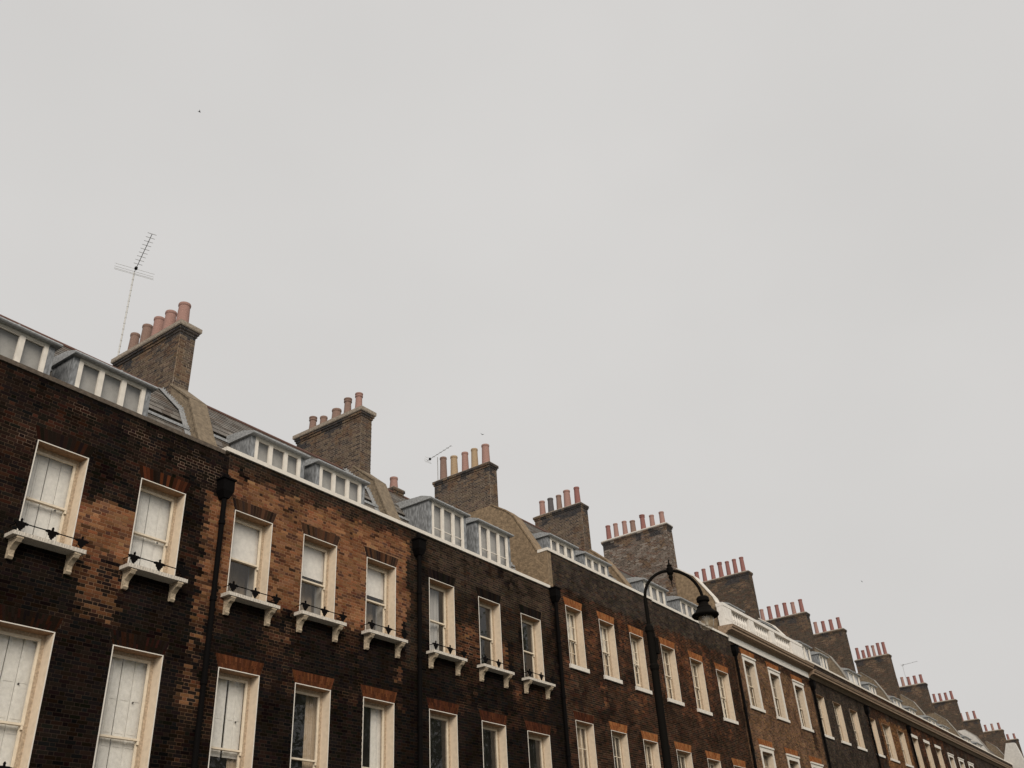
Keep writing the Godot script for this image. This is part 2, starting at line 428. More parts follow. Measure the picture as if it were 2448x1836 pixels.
func sash_window(house: Node, o: Dictionary) -> void:
	var x0: float = o.x0; var x1: float = o.x1; var y0: float = o.y0; var y1: float = o.y1
	var kind: String = o.kind
	var rd := 0.25
	var f := MB.new()
	# box frame set back in the reveal
	var ix0 := x0 + 0.02; var ix1 := x1 - 0.02; var iy1 := y1 - 0.02
	var fw := 0.075
	f.box(ix0, y0, -rd - .12, ix0 + fw, iy1, -rd); f.box(ix1 - fw, y0, -rd - .12, ix1, iy1, -rd); f.box(ix0 + fw, iy1 - .07, -rd - .12, ix1 - fw, iy1, -rd)
	f.box(ix0 + fw, y0, -rd - .12, ix1 - fw, y0 + .04, -rd)
	var win := obj("window", f, M.frame, house)
	if o.get("arched", false):
		# white architrave standing proud, with rounded upper corners of the opening
		var a := MB.new()
		a.box(x0, y0, -.02, x0 + .14, y1 - .26, .03); a.box(x1 - .14, y0, -.02, x1, y1 - .26, .03); a.box(x0 - .02, y1 - .26, -.02, x1 + .02, y1 - .08, .03); a.box(x0 - .05, y1 - .08, -.02, x1 + .05, y1, .075)
		for s in [-1, 1]:
			var cx: float = x0 + .14 if s < 0 else x1 - .14
			var poly := PackedVector2Array([Vector2(0, 0), Vector2(-s * .17, 0)])
			for k in range(0, 7):
				var t := PI * 0.5 * k / 6.0
				poly.append(Vector2(-s * (.17 - .17 * sin(t)), -.17 + .17 * cos(t)))
			a.prism(poly, Vector3(cx, y1 - .26, .0), Vector3.RIGHT, Vector3.UP, Vector3(0, 0, .02))
		obj("architrave", a, M.white, win)
		var r2 := MB.new()
		r2.box(x1 - .15, y0, -rd, x1 - .02, y1 - .26, -.02)
		obj("reveal", r2, M.reveal, win)
		obj("reveal", MB.new().box(x0 + .02, y0, -rd, x0 + .15, y1 - .26, -.02), M.reveal, win)
		var s2 := MB.new()
		s2.box(x0 + .02, y1 - .26, -rd, x1 - .02, y1 - .2, -.02)
		obj("soffit", s2, M.soffit, win)
	else:
		var r := MB.new()
		r.box(x1 - .02, y0, -rd, x1, y1 - .02, .0)
		obj("reveal", r, M.reveal, win)
		obj("reveal", MB.new().box(x0, y0, -rd, x0 + .02, y1 - .02, .0), M.reveal, win)
		var s := MB.new()
		s.box(x0, y1 - .02, -rd, x1, y1 + .002, .0)
		obj("soffit", s, M.soffit, win)
		if o.get("edge", true):
			var e := MB.new()
			e.box(x0 - .004, y0, .001, x0 + .018, y1 - .014, .008); e.box(x1 - .016, y0, .001, x1 + .004, y1 - .014, .008); e.box(x0 - .004, y1 - .014, .001, x1 + .004, y1 + .005, .008)
			obj("edging", e, M.white, win)
	# sashes
	var sx0 := ix0 + fw; var sx1 := ix1 - fw; var sy0 := y0 + .04; var sy1 := iy1 - .07
	if o.get("arched", false): sy1 = y1 - .26
	var ym: float = lerp(sy0, sy1, o.get("mid", 0.5))
	var lift: float = o.get("lift", 0.0)
	var st := 0.045
	for up in [true, false]:
		var a0: float = ym - .02 if up else sy0 + lift
		var a1: float = sy1 if up else ym + .02 + lift
		var z: float = -rd - .05 if up else -rd - .10
		var sm := MB.new()
		sm.box(sx0, a0, z, sx0 + st, a1, z + .04); sm.box(sx1 - st, a0, z, sx1, a1, z + .04)
		var rb: float = .04 if up else .085
		var rt: float = .05 if up else .04
		sm.box(sx0 + st, a0, z, sx1 - st, a0 + rb, z + .04); sm.box(sx0 + st, a1 - rt, z, sx1 - st, a1, z + .04)
		if up and not o.get("arched", false):
			sm.box(sx1 - st, a0 - .07, z + .002, sx1 - .004, a0, z + .036); sm.box(sx0 + .004, a0 - .07, z + .002, sx0 + st, a0, z + .036)
		var nc: int = o.get("cols", 1); var nr: int = o.get("rows", 1)
		var gx0 := sx0 + st; var gx1 := sx1 - st; var gy0 := a0 + rb; var gy1 := a1 - rt
		for i in range(1, nc):
			var gx: float = lerp(gx0, gx1, float(i) / nc)
			sm.box(gx - .011, gy0, z + .008, gx + .011, gy1, z + .036)
		for i in range(1, nr):
			var gy: float = lerp(gy0, gy1, float(i) / nr)
			for k in nc:
				var b0: float = lerp(gx0, gx1, float(k) / nc) + (.011 if k > 0 else 0.0)
				var b1: float = lerp(gx0, gx1, float(k + 1) / nc) - (.011 if k < nc - 1 else 0.0)
				sm.box(b0, gy - .011, z + .008, b1, gy + .011, z + .036)
		obj("upper_sash" if up else "lower_sash", sm, M.sash, win)
		for i in nc:
			for k in nr:
				var p := MB.new()
				var px0: float = lerp(gx0, gx1, float(i) / nc); var px1: float = lerp(gx0, gx1, float(i + 1) / nc)
				var py0: float = lerp(gy0, gy1, float(k) / nr); var py1: float = lerp(gy0, gy1, float(k + 1) / nr)
				var t1 := (rng.randf() - .5) * .006; var t2 := (rng.randf() - .5) * .006
				p.quad(Vector3(px0, py0, z + .02 + t1), Vector3(px1, py0, z + .02 - t1), Vector3(px1, py1, z + .02 + t2), Vector3(px0, py1, z + .02 - t2 + t1 * .5))
				obj("pane", p, M.glass, win)
	# what hangs or stands behind the glass
	var zi := -rd - .15
	var w := sx1 - sx0
	match kind:
		"shutter":
			shutters(win, sx0, sx1, sy0, sy1, zi, .006, 1 if y1 > 8.0 else 2)
		"shutter_top":
			shutters(win, sx0, sx1, ym - .12, sy1, zi, 0.035, 1, .56)
			curtain(win, sx1 - w * .2, sx1 + .1, sy0, ym - .1, zi - .1, M.curtain)
		"shutter_right":
			leaf(win, sx0 + w * .66, sx1 + .12, sy0 - .1, sy1, zi)
		"curtain_right":
			curtain(win, sx0 + w * .74, sx1 + .15, sy0 - .2, sy1, zi - .08, M.curtain)
		"blind":
			var b := MB.new()
			b.box(sx0 - .02, lerp(sy0, sy1, o.get("drop", 0.5)), zi, sx1 + .02, sy1 + .03, zi + .006)
			obj("roller_blind", b, M.blind, win)
			var j := MB.new()
			j.box(sx1 + .05, sy0 - .05, zi - .30, sx1 + .14, sy1, zi - .02)
			obj("inner_shutter_box", j, M.greyblind, win)
			curtain(win, sx0 - .1, sx1 + .35, sy0 - .3, sy1, zi - .55, M.curtain)
		"grey":
			curtain(win, sx0 - .05, sx1 - .10, sy0 - .1, sy1, zi - .06, M.greyblind)
		"inner":
			var j := MB.new()
			j.box(sx1 - .10, sy0 - .05, zi - .4, sx1 + .1, sy1, zi - .02)
			obj("inner_shutter_box", j, M.curtain, win)
		"net":
			curtain(win, sx0 - .03, sx1 + .03, ym - .02, sy1, zi, M.net)
			curtain(win, sx0 + w * .35, sx1 + .05, sy0 - .1, ym, zi - .05, M.curtain)
		"drapes":
			curtain(win, sx0 - .03, sx1 + .03, sy0 - .1, sy1, zi - .03, M.net if o.get("pale", false) else M.curtain)
	# sill
	if o.has("sill"):
		var sl := MB.new()
		sl.box(x0 - .08, y0 - .14, -rd, x1 + .08, y0, .07)
		obj("sill", sl, M.white, win)

func curtain(parent: Node, x0: float, x1: float, y0: float, y1: float, z: float, m: Material) -> void:
	var mb := MB.new()
	var n := 28
	for i in n:
		var a: float = lerp(x0, x1, float(i) / n); var b: float = lerp(x0, x1, float(i + 1) / n)
		var za := z + sin(i * 1.37) * .022 + sin(i * .6) * .015; var zb := z + sin((i + 1) * 1.37) * .022 + sin((i + 1) * .6) * .015
		mb.quad(Vector3(a, y0, za), Vector3(b, y0, zb), Vector3(b, y1, zb), Vector3(a, y1, za))
	obj("curtain", mb, m, parent)

func leaf(parent: Node, x0: float, x1: float, y0: float, y1: float, z: float, knob := true) -> void:
	var mb := MB.new()
	var bw := (x1 - x0) * .5
	for i in 2:
		var a := x0 + bw * i + .005; var b := x0 + bw * (i + 1) - .005
		var zz := z - rng.randf() * .012
		mb.box(a, y0, zz - .03, b, y1, zz - .007)
		mb.box(a + .04, y0 + .10, zz - .007, b - .04, lerp(y0, y1, .44), zz)
		mb.box(a + .04, lerp(y0, y1, .47), zz - .007, b - .04, lerp(y0, y1, .88), zz)
		mb.box(a + .04, lerp(y0, y1, .905), zz - .007, b - .04, y1 - .04, zz)
	obj("shutter", mb, M.shutter, parent)
	if knob:
		var k2 := MB.new()
		k2.lathe(Vector3(x0 + bw * 1.2, lerp(y0, y1, .455), z + .012), [Vector2(.0, -.022), Vector2(.018, -.010), Vector2(.021, .004), Vector2(.0, .022)], 8)
		obj("knob", k2, M.knob, parent)

func shutters(parent: Node, x0: float, x1: float, y0: float, y1: float, z: float, gap: float, tall: int, seam := .46) -> void:
	var xm := lerpf(x0, x1, seam)
	var yb := lerpf(y0, y1, .5)
	for s in [[x0 - .03, xm - gap * .5 - .003], [xm + gap * .5 + .003, x1 + .03]]:
		if tall == 1: leaf(parent, s[0], s[1], y0 - .02, y1 + .02, z, s[0] > x0)
		else:
			leaf(parent, s[0], s[1], y0 - .02, yb - .003, z); leaf(parent, s[0], s[1], yb + .003, y1 + .02, z, s[0] > x0)

# ---------------------------------------------------------------- stone ledge on brackets with its iron guard
func ledge(house: Node, x0: float, x1: float, yt: float, d: float, guard := true) -> void:
	var m := MB.new()
	# front edge broken into slightly uneven lengths
	var n := 4
	for i in n:
		var a: float = lerp(x0, x1, float(i) / n); var b: float = lerp(x0, x1, float(i + 1) / n)
		var e := rng.randf() * .006
		m.box(a + .0015, yt - .085 + rng.randf() * .006, -.02, b - .0015, yt - rng.randf() * .006, d - e)
	var l := obj("window_ledge", m, M.ledge, house)
	for bx in [x0 + .16, x1 - .16]:
		var poly := PackedVector2Array([Vector2(-.02, 0), Vector2(d - .04, 0), Vector2(d - .03, -.05), Vector2(d - .06, -.10), Vector2(d - .13, -.13), Vector2(.10, -.22), Vector2(.085, -.30), Vector2(.10, -.34), Vector2(.07, -.385), Vector2(.02, -.38), Vector2(-.02, -.35)])
		var bm := MB.new()
		bm.prism(poly, Vector3(bx, yt - .087, 0), Vector3(0, 0, 1), Vector3.UP, Vector3(.055, 0, 0))
		bm.box(bx - .068, yt - .125, -.01, bx + .068, yt - .0872, d - .02)
		obj("bracket", bm, M.bracket, l)
	if not guard: return
	var gz := d - .03
	var gy := yt + .17
	var g := MB.new()
	g.bar(Vector3(x0 + .06, gy, gz), Vector3(x1 - .06, gy, gz), .011)
	g.bar(Vector3(x0 + .06, gy, gz), Vector3(x0 + .06, gy, 0), .010); g.bar(Vector3(x1 - .06, gy, gz), Vector3(x1 - .06, gy, 0), .010)
	var gn := obj("window_guard", g, M.iron, house)
	var half := PackedVector2Array([Vector2(0, .09), Vector2(.014, .075), Vector2(.022, .06), Vector2(.014, .045), Vector2(.02, .02), Vector2(.075, .022), Vector2(.13, .008), Vector2(.12, -.022), Vector2(.075, -.03), Vector2(.07, -.07), Vector2(.045, -.085), Vector2(.04, -.12), Vector2(.018, -.135), Vector2(.014, -.17)])
	var poly := PackedVector2Array()
	for p in half: poly.append(p)
	for i in range(half.size() - 1, -1, -1):
		if half[i].x > 0.0: poly.append(Vector2(-half[i].x, half[i].y))
	for i in poly.size(): poly[i] *= Vector2(1.12, 1.08 if poly[i].y > -.1 else 1.0)
	for gx in [x0 + .12, (x0 + x1) * .5, x1 - .12]:
		var om := MB.new()
		om.prism(poly, Vector3(gx, gy, gz), Vector3.RIGHT, Vector3.UP, Vector3(0, 0, .012))
		obj("ornament", om, M.iron, gn)

# ---------------------------------------------------------------- roof pieces
func slate_tone() -> Color:
	var f := 0.75 + 0.5 * rng.randf()
	if rng.randf() < .3: return Color(.20 * f, .16 * f, .13 * f)
	return Color(.25 * f, .225 * f, .20 * f)

func slates(mb: MB, x0: float, x1: float, a: Vector2, b: Vector2, expo: float) -> void:   # a, b: (z, y) foot and head of the slope
	var d := b - a
	var L := d.length()
	var t := d / L
	var nn := Vector2(-t.y, t.x)       # (z, y) normal
	if nn.x < 0.0: nn = -nn
	var n := int(ceil(L / expo))
	for i in n:
		var s0 := i * expo
		var s1: float = min(s0 + expo * 1.12, L)
		var x := x0 - (0.0 if i % 2 == 0 else 0.13)
		while x < x1:
			var xa: float = max(x + .003, x0); var xb: float = min(x + .257, x1)
			if xb - xa > .02:
				mb.col = slate_tone()
				var l := .016 + rng.randf() * .006
				var f0 := a + t * s0 + nn * l; var f1 := a + t * s1 + nn * .004
				var g0 := a + t * s0
				mb.quad(Vector3(xa, f0.y, f0.x), Vector3(xb, f0.y, f0.x), Vector3(xb, f1.y, f1.x), Vector3(xa, f1.y, f1.x))
				mb.quad(Vector3(xa, g0.y, g0.x), Vector3(xb, g0.y, g0.x), Vector3(xb, f0.y, f0.x), Vector3(xa, f0.y, f0.x))
			x += .26

func roof(house: Node, x0: float, x1: float, par: float, lift := 0.0, fine := true) -> void:
	var A := Vector2(-.95, par - .2); var B := Vector2(-1.50, par + 1.22 + lift); var C := Vector2(-1.60, par + 1.40 + lift); var D := Vector2(-1.85, par + 1.80 + lift); var E := Vector2(-2.95, par + 2.93 + lift); var F := Vector2(-7.0, par + .2)
	var m := MB.new()
	var xm := (x0 + x1) * .5
	var poly := PackedVector2Array([Vector2(-.34, par - .62), Vector2(A.x, par - .6), A, B, C, D, E, F, Vector2(-7.0, par - .6)])
	m.prism(PackedVector2Array([Vector2(A.x - .01, par - .6), A + Vector2(-.01, 0), B + Vector2(-.01, 0), Vector2(-1.95, B.y), Vector2(-1.97, C.y - .02), C + Vector2(-.02, -.02), D + Vector2(-.01, -.01), E + Vector2(0, -.015), F, Vector2(-7.0, par - .6)]), Vector3(xm, 0, 0), Vector3(0, 0, 1), Vector3.UP, Vector3((x1 - x0) * .5, 0, 0))
	var r := obj("roof", m, M.oldcoping, house)
	var s := MB.new()
	slates(s, x0, x1, A, B, .2 if fine else .34); slates(s, x0, x1, C, D, .2 if fine else .34); slates(s, x0, x1, D, E, .2 if fine else .34)
	var so := obj("slates", s, M.slate, r)
	so.set_meta("kind", "stuff")
	var g := MB.new()
	g.box(x0, B.y - .06, B.x - .02, x1, B.y + .012, B.x + .07)
	obj("roof_gutter", g, M.leadlight, r)
	var rg := MB.new()
	rg.bar(Vector3(x0, E.y + .02, E.x), Vector3(x1, E.y + .02, E.x), .055, 10)
	obj("ridge_roll", rg, M.ridge, r)
	var gut := MB.new()
	gut.box(x0, par - .66, -1.0, x1, par - .6, -.34)
	obj("parapet_gutter", gut, M.lead, r)

func dormer(house: Node, x0: float, x1: float, y0: float, y1: float, zb: float, lights: int, rows := 1, zf := -.6, blind: Material = null) -> void:
	var m := MB.new()
	# lead roof: slab with a rolled front edge, running back to the slope
	var sl := (y1 + .12)
	m.prism(PackedVector2Array([Vector2(zf + .14, y1 - .015), Vector2(zf + .16, y1 + .01), Vector2(zf + .15, y1 + .045), Vector2(zf - .20, y1 + .17), Vector2(zf - .26, y1 + .185), Vector2(zb, sl + .14), Vector2(zb, y1)]), Vector3((x0 + x1) * .5, 0, 0), Vector3(0, 0, 1), Vector3.UP, Vector3((x1 - x0) * .5 + .07, 0, 0))
	m.bar(Vector3((x0 + x1) * .5 + .1, y1 + .05, zf + .15), Vector3((x0 + x1) * .5 + .1, y1 + .175, zf - .20), .02)
	var d := obj("dormer", m, M.leadlight, house)
	var fwid := .15
	for s in [-1, 1]:
		var xe: float = x0 if s < 0 else x1
		var c := MB.new()
		c.box(min(xe, xe - s * .05), y0, zb, max(xe, xe - s * .05), y1, zf)
		c.box(min(xe - s * .05, xe - s * fwid), y0, zf - .06, max(xe - s * .05, xe - s * fwid), y1, zf - .002)
		obj("cheek", c, M.lead, d)
	var f := MB.new()
	var a := x0 + fwid; var b := x1 - fwid
	f.box(a, y1 - .07, zf - .06, b, y1 - .005, zf + .015); f.box(a, y0, zf - .06, b, y0 + .1, zf + .02)
	var w := (b - a) / lights
	for i in lights + 1:
		var px := a + w * i
		var hw := .062 if i > 0 and i < lights else .05
		var cxx: float = clampf(px, a + hw, b - hw)
		f.box(cxx - hw, y0 + .1, zf - .05, cxx + hw, y1 - .07, zf + .012)
	obj("frame", f, M.white, d)
	var gb := MB.new()
	for i in lights:
		var p0 := a + w * i + (.1 if i == 0 else .062); var p1 := a + w * (i + 1) - (.1 if i == lights - 1 else .062)
		for r in range(1, rows):
			var gy: float = lerp(y0 + .1, y1 - .07, float(r) / rows)
			gb.box(p0, gy - .012, zf - .035, p1, gy + .012, zf - .006)
		gb.box(p0, y1 - .095, zf - .045, p1, y1 - .07, zf - .005)
		var p := MB.new()
		p.quad(Vector3(p0, y0 + .1, zf - .03), Vector3(p1, y0 + .1, zf - .028), Vector3(p1, y1 - .07, zf - .031), Vector3(p0, y1 - .07, zf - .027))
		obj("pane", p, M.glass, d)
	obj("glazing_bar", gb, M.white, d)
	var bl := MB.new()
	bl.box(a, y0, zf - .16, b, y1 - .02, zf - .15)
	obj("blind", bl, M.greyblind if blind == null else blind, d)

func party_wall(house: Node, xb: float, hw: float, par: float, prof: Array, m: Material, cop: Material = null, zback := -7.0) -> Node:
	var poly := PackedVector2Array([Vector2(-.34, par - .5), Vector2(-.34, par + .0)])
	for p in prof: poly.append(p)
	poly.append(Vector2(zback, prof[-1].y)); poly.append(Vector2(zback, par - .5))
	var mb := MB.new()
	mb.prism(poly, Vector3(xb, 0, 0), Vector3(0, 0, 1), Vector3.UP, Vector3(hw, 0, 0))
	var o := obj("party_wall", mb, m, house)
	var c := MB.new()
	for i in prof.size() - 1:
		var a: Vector2 = prof[i]; var b: Vector2 = prof[i + 1]
		var t := (b - a).normalized(); var nn := Vector2(-t.y, t.x)
		if nn.y < 0.0: nn = -nn
		c.prism(PackedVector2Array([a + nn * .002, b + nn * .002, b + nn * .05, a + nn * .05]), Vector3(xb, 0, 0), Vector3(0, 0, 1), Vector3.UP, Vector3(hw + .03, 0, 0))
	obj("wall_coping", c, m if cop == null else cop, o)
	return o

func flashing(parent: Node, x: float, pts: Array) -> void:     # stepped lead on the side of a wall along a roof slope
	var mb := MB.new()
	for i in pts.size() - 1:
		var a: Vector2 = pts[i]; var b: Vector2 = pts[i + 1]
		var L := (b - a).length()
		var n := int(L / .14) + 1
		for k in n:
			var p := a.lerp(b, float(k) / n); var q := a.lerp(b, float(k + 1) / n)
			var hgt := .12 + rng.randf() * .05
			mb.prism(PackedVector2Array([p + Vector2(0, -.10), q + Vector2(0, -.10), q + Vector2(0, .02), Vector2(q.x, q.y + hgt * .4), Vector2(p.x, q.y + hgt * .4)]), Vector3(x, 0, 0), Vector3(0, 0, 1), Vector3.UP, Vector3(.012, 0, 0))
		var t := (b - a).normalized(); var nn := Vector2(-t.y, t.x)
		if nn.y < 0.0: nn = -nn
		mb.prism(PackedVector2Array([a + nn * .03, b + nn * .03, b + nn * .045, a + nn * .045]), Vector3(x - .07, 0, 0), Vector3(0, 0, 1), Vector3.UP, Vector3(.08, 0, 0))
	obj("flashing", mb, M.leadlight, parent)

var potcache := {}
func chimney(house: Node, xb: float, z0: float, z1: float, hw: float, yb: float, yt: float, pal: String, soot: float, cap_m: Material, pots: Array, cap_h := .16, round_cap := true) -> Node:
	var core := MB.new()
	core.box(xb - hw, yb, z1, xb + hw, yt - .1, z0)
	var ch := obj("chimney_stack", core, M.core, house)
	var bm := MB.new(); var mm := MB.new()
	var top := yt - cap_h - .16
	var tone := func(u: float, v: float) -> Array:
		var e := nz2.get_noise_2d(u * 70.0 + xb * 300.0, v * 60.0)
		if v > top - .35 and e + (v - top + .35) * soot > .12 or e > .8 - soot * .2: return pick("chimney_soot", u, v)
		if e < -.25: return pick("chimney_warm", u, v)
		return pick(pal, u, v)
	lay(bm, mm, Vector3(xb - hw - .012, 0, 0), Vector3(0, 0, 1), Vector3(-1, 0, 0), z1, z0, yb, top, [], tone)
	lay(bm, mm, Vector3(0, 0, z0 + .012), Vector3(1, 0, 0), Vector3(0, 0, 1), xb - hw - .012, xb + hw + .012, yb, top, [], tone)
	# two corbel courses under the cap
	for k in 2:
		var e := .03 + .035 * k
		var v := top + k * .08
		lay(bm, mm, Vector3(xb - hw - .012 - e, 0, 0), Vector3(0, 0, 1), Vector3(-1, 0, 0), z1 - e, z0 + e, v, v + .075, [], tone)
		lay(bm, mm, Vector3(0, 0, z0 + .012 + e), Vector3(1, 0, 0), Vector3(0, 0, 1), xb - hw - e - .012, xb + hw + e + .012, v, v + .075, [], tone)
		core = MB.new()
		core.box(xb - hw - e, v, z1 - e, xb + hw + e, v + .078, z0 + e)
		obj("corbel", core, M.cap, ch)
	var b := obj("brickwork", bm, M.brick, ch)
	b.set_meta("kind", "stuff")
	var mo := obj("mortar", mm, M.mortar, ch)
	mo.set_meta("kind", "stuff")
	var cp := MB.new()
	var o := hw + (.10 if round_cap else .06)
	var y0 := yt - cap_h
	var ring := [[o, y0, 0.0], [o + .02, y0 + .03, .02], [o + .02, yt - .05, .02], [o - .03, yt - .01, -.03], [o - .12, yt + .05, -.12]]
	for i in ring.size() - 1:
		var q: Array = ring[i]; var r: Array = ring[i + 1]
		var ez: float = o - hw
		var P := []
		for t in [q, r]:
			var d: float = t[2]
			P.append(Vector3(xb - o - d, t[1], z1 - ez - d)); P.append(Vector3(xb + o + d, t[1], z1 - ez - d)); P.append(Vector3(xb + o + d, t[1], z0 + ez + d)); P.append(Vector3(xb - o - d, t[1], z0 + ez + d))
		for k in 4:
			var k2 := (k + 1) % 4
			cp.quad(P[k2], P[k], P[4 + k], P[4 + k2])
		if i == ring.size() - 2: cp.quad(P[7], P[6], P[5], P[4])
		if i == 0: cp.quad(P[0], P[1], P[2], P[3])
	obj("chimney_cap", cp, cap_m, ch)
	for p in pots:
		var key := "%.2f %.2f %d" % [p[1], p[2], p[4] if p.size() > 4 else 0]
		if not potcache.has(key):
			var pm := MB.new()
			var R: float = p[2] * .5; var H: float = p[1]
			var st: int = p[4] if p.size() > 4 else 0
			var prof: Array
			if st == 1:      # necked
				prof = [Vector2(R * 1.05, -.1), Vector2(R * .95, .05), Vector2(R * .84, H * .5), Vector2(R * .80, H - .16), Vector2(R * .98, H - .13), Vector2(R * .98, H - .09), Vector2(R * .84, H - .08), Vector2(R * 1.0, H - .03), Vector2(R * 1.0, H), Vector2(R * .8, H), Vector2(R * .72, H - .3)]
			else:            # tapered with a rolled rim
				prof = [Vector2(R * 1.08, -.1), Vector2(R * 1.02, H * .2), Vector2(R * .90, H - .10), Vector2(R * .98, H - .08), Vector2(R * 1.02, H - .04), Vector2(R * .98, H), Vector2(R * .82, H), Vector2(R * .74, H - .3)]
			pm.lathe(Vector3.ZERO, prof, 18)
			potcache[key] = pm.mesh()
		inst("chimney_pot", potcache[key], M[p[3]], ch, Vector3(xb + (rng.randf() - .5) * .03, yt + .03, p[0]))
	return ch

func drainpipe(house: Node, x: float, ytop: float, hop: float, z := .14) -> void:
	var m := MB.new()
	var r := .062
	m.bar(Vector3(x, 0.1, z), Vector3(x, hop - .2, z), r, 12)
	var y := 1.2
	while y < hop - .4:
		m.bar(Vector3(x, y, z), Vector3(x, y + .1, z), r + .018, 12)
		y += 1.83
	m.box(x - .16, hop - .04, .01, x + .16, hop + .24, z + .13)
	var p := [Vector3(x - .08, hop - .22, .02), Vector3(x + .08, hop - .22, .02), Vector3(x + .16, hop - .04, .01), Vector3(x - .16, hop - .04, .01), Vector3(x - .08, hop - .22, z + .08), Vector3(x + .08, hop - .22, z + .08), Vector3(x + .16, hop - .04, z + .13), Vector3(x - .16, hop - .04, z + .13)]
	m.hexa(p)
	m.box(x - .19, hop + .24, .0, x + .19, hop + .28, z + .16)
	m.bar(Vector3(x, hop + .2, z - .02), Vector3(x, ytop, z - .02), r + .01, 12)
	obj("drainpipe", m, M.iron, house)

# ---------------------------------------------------------------- one house front
func facade(house: Node, id: int, x0: float, x1: float, yv: float, par: float, opens: Array, singles: int, archcols: Dictionary) -> Node:
	# core wall with its openings, from the ground up
	var xs := [x0, x1]; var ys := [0.0, par]
	for o in opens:
		xs.append(o.x0); xs.append(o.x1); ys.append(o.y0); ys.append(o.y1)
	xs.sort(); ys.sort()
	var core := MB.new()
	for i in xs.size() - 1:
		if xs[i + 1] - xs[i] < .001: continue
		var run := -1.0
		for j in ys.size() - 1:
			if ys[j + 1] - ys[j] < .001: continue
			var cx: float = (xs[i] + xs[i + 1]) * .5; var cy: float = (ys[j] + ys[j + 1]) * .5
			var hole := false
			for o in opens:
				if cx > o.x0 and cx < o.x1 and cy > o.y0 and cy < o.y1: hole = true
			if hole: continue
			core.box(xs[i], ys[j], -.34, xs[i + 1], ys[j + 1], -.013)
	var wall := obj("wall", core, M.core, house)
	var bm := MB.new(); var mm := MB.new()
	var holes := []
	for o in opens:
		holes.append([o.x0, o.x1, o.y0, o.y1])
		if o.has("archset"):
			var hgt: float = o.get("arch", 0.30)
			var k := 0
			while k * .075 < hgt - .01:
				var e := .01 + (k + .5) * .075 * .36
				holes.append([o.x0 - e, o.x1 + e, o.y1 + k * .075, o.y1 + (k + 1) * .075])
				k += 1
	# course grid hangs from the head of the first opening
	var base: float = opens[0].y1 if opens.size() > 0 else par
	var v0 := base - ceilf((base - yv) / .075) * .075
	lay(bm, mm, Vector3.ZERO, Vector3.RIGHT, Vector3.BACK, x0, x1, v0, par, holes, func(u, v): return wall_tone(id, u, v), true)
	flush(bm, wall, singles)
	var am := MB.new(); var amm := MB.new()
	for o in opens:
		if o.has("archset"):
			var s: Array = archcols[o.archset]
			var one := MB.new()
			arch(one, mm, o, s[0], s[1])
			var ao := obj("brick_arch", one, M.brick, house)
	var bo := obj("brickwork", bm, M.brick, wall); bo.set_meta("kind", "stuff")
	var mo := obj("mortar", mm, M.mortar, wall); mo.set_meta("kind", "stuff")
	# rooms behind: floors, back wall
	var r := MB.new()
	r.box(x0, 0, -6.4, x1, par - .7, -6.2)
	for y in [.1, 4.0 + (par - 12.4) * .5, 8.15 + (par - 12.4) * .7]:
		r.box(x0, y, -6.2, x1, y + .2, -.36)
	r.box(x0, par - .86, -7.0, x1, par - .68, -.36)
	obj("rooms", r, M.room, house)
	var pw := MB.new()
	pw.box(x0 - .15, 0, -7.0, x0 + .15, par - .5, -.345)
	obj("cross_wall", pw, M.room, house)
	return wall

func coping(house: Node, x0: float, x1: float, y: float, m: Material, h := .10, over := .05) -> void:
	var c := MB.new()
	var x := x0
	while x < x1 - .05:
		var e: float = min(x + 1.1 + rng.randf() * .5, x1)
		if x1 - e < .4: e = x1
		c.box(x + .002, y, -.40, e - .002, y + h - rng.randf() * .005, over - rng.randf() * .004)
		x = e
	obj("parapet_coping", c, m, house)

func W(x0: float, x1: float, y0: float, y1: float, kind: String, more := {}) -> Dictionary:
	var d := {"x0": x0, "x1": x1, "y0": y0, "y1": y1, "kind": kind}
	d.merge(more, true)
	return d

func _ready() -> void:
	rng.seed = 20
	nz.seed = 4; nz.frequency = 0.012; nz.fractal_octaves = 3
	nz2.seed = 9; nz2.frequency = 0.012; nz2.fractal_octaves = 3
	# camera: 1.6 m above the ground, 17 m from the house fronts, looking along and up
	cam = Camera3D.new()
	cam.name = "camera"
	var right := Vector3(0.58058078, -0.05666733, 0.81222827)
	var up := -Vector3(0.3927237, -0.85436884, -0.34032629)
	var back := -Vector3(0.71322791, 0.5165682, -0.47377552)
	cam.transform = Transform3D(Basis(right, up, back).orthonormalized(), Vector3(0, 1.6, 17))
	cam.fov = 45.07
	cam.near = 0.1; cam.far = 2000.0
	add_child(cam)
	cam.current = true
	# overcast sky and a very soft sun behind the cloud
	var env := Environment.new()
	env.background_mode = Environment.BG_SKY
	env.tonemap_mode = Environment.TONE_MAPPER_LINEAR
	env.tonemap_exposure = 1.85
	env.sdfgi_enabled = true; env.ssao_enabled = true; env.ssil_enabled = true
	env.sky = make_sky()
	var we := WorldEnvironment.new()
	we.name = "world_environment"
	we.environment = env
	add_child(we)
	var sun := DirectionalLight3D.new()
	sun.name = "sun"
	sun.light_energy = 0.44
	sun.light_angular_distance = 30.0
	sun.light_color = Color(1.0, 0.96, 0.90)
	sun.shadow_enabled = true
	add_child(sun)
	sun.look_at_from_position(Vector3(-6, 5.5, 6.5), Vector3.ZERO)
	make_materials()
	ground()
	terrace()
	street_lamp()
	aerials()
	birds()
	trees()

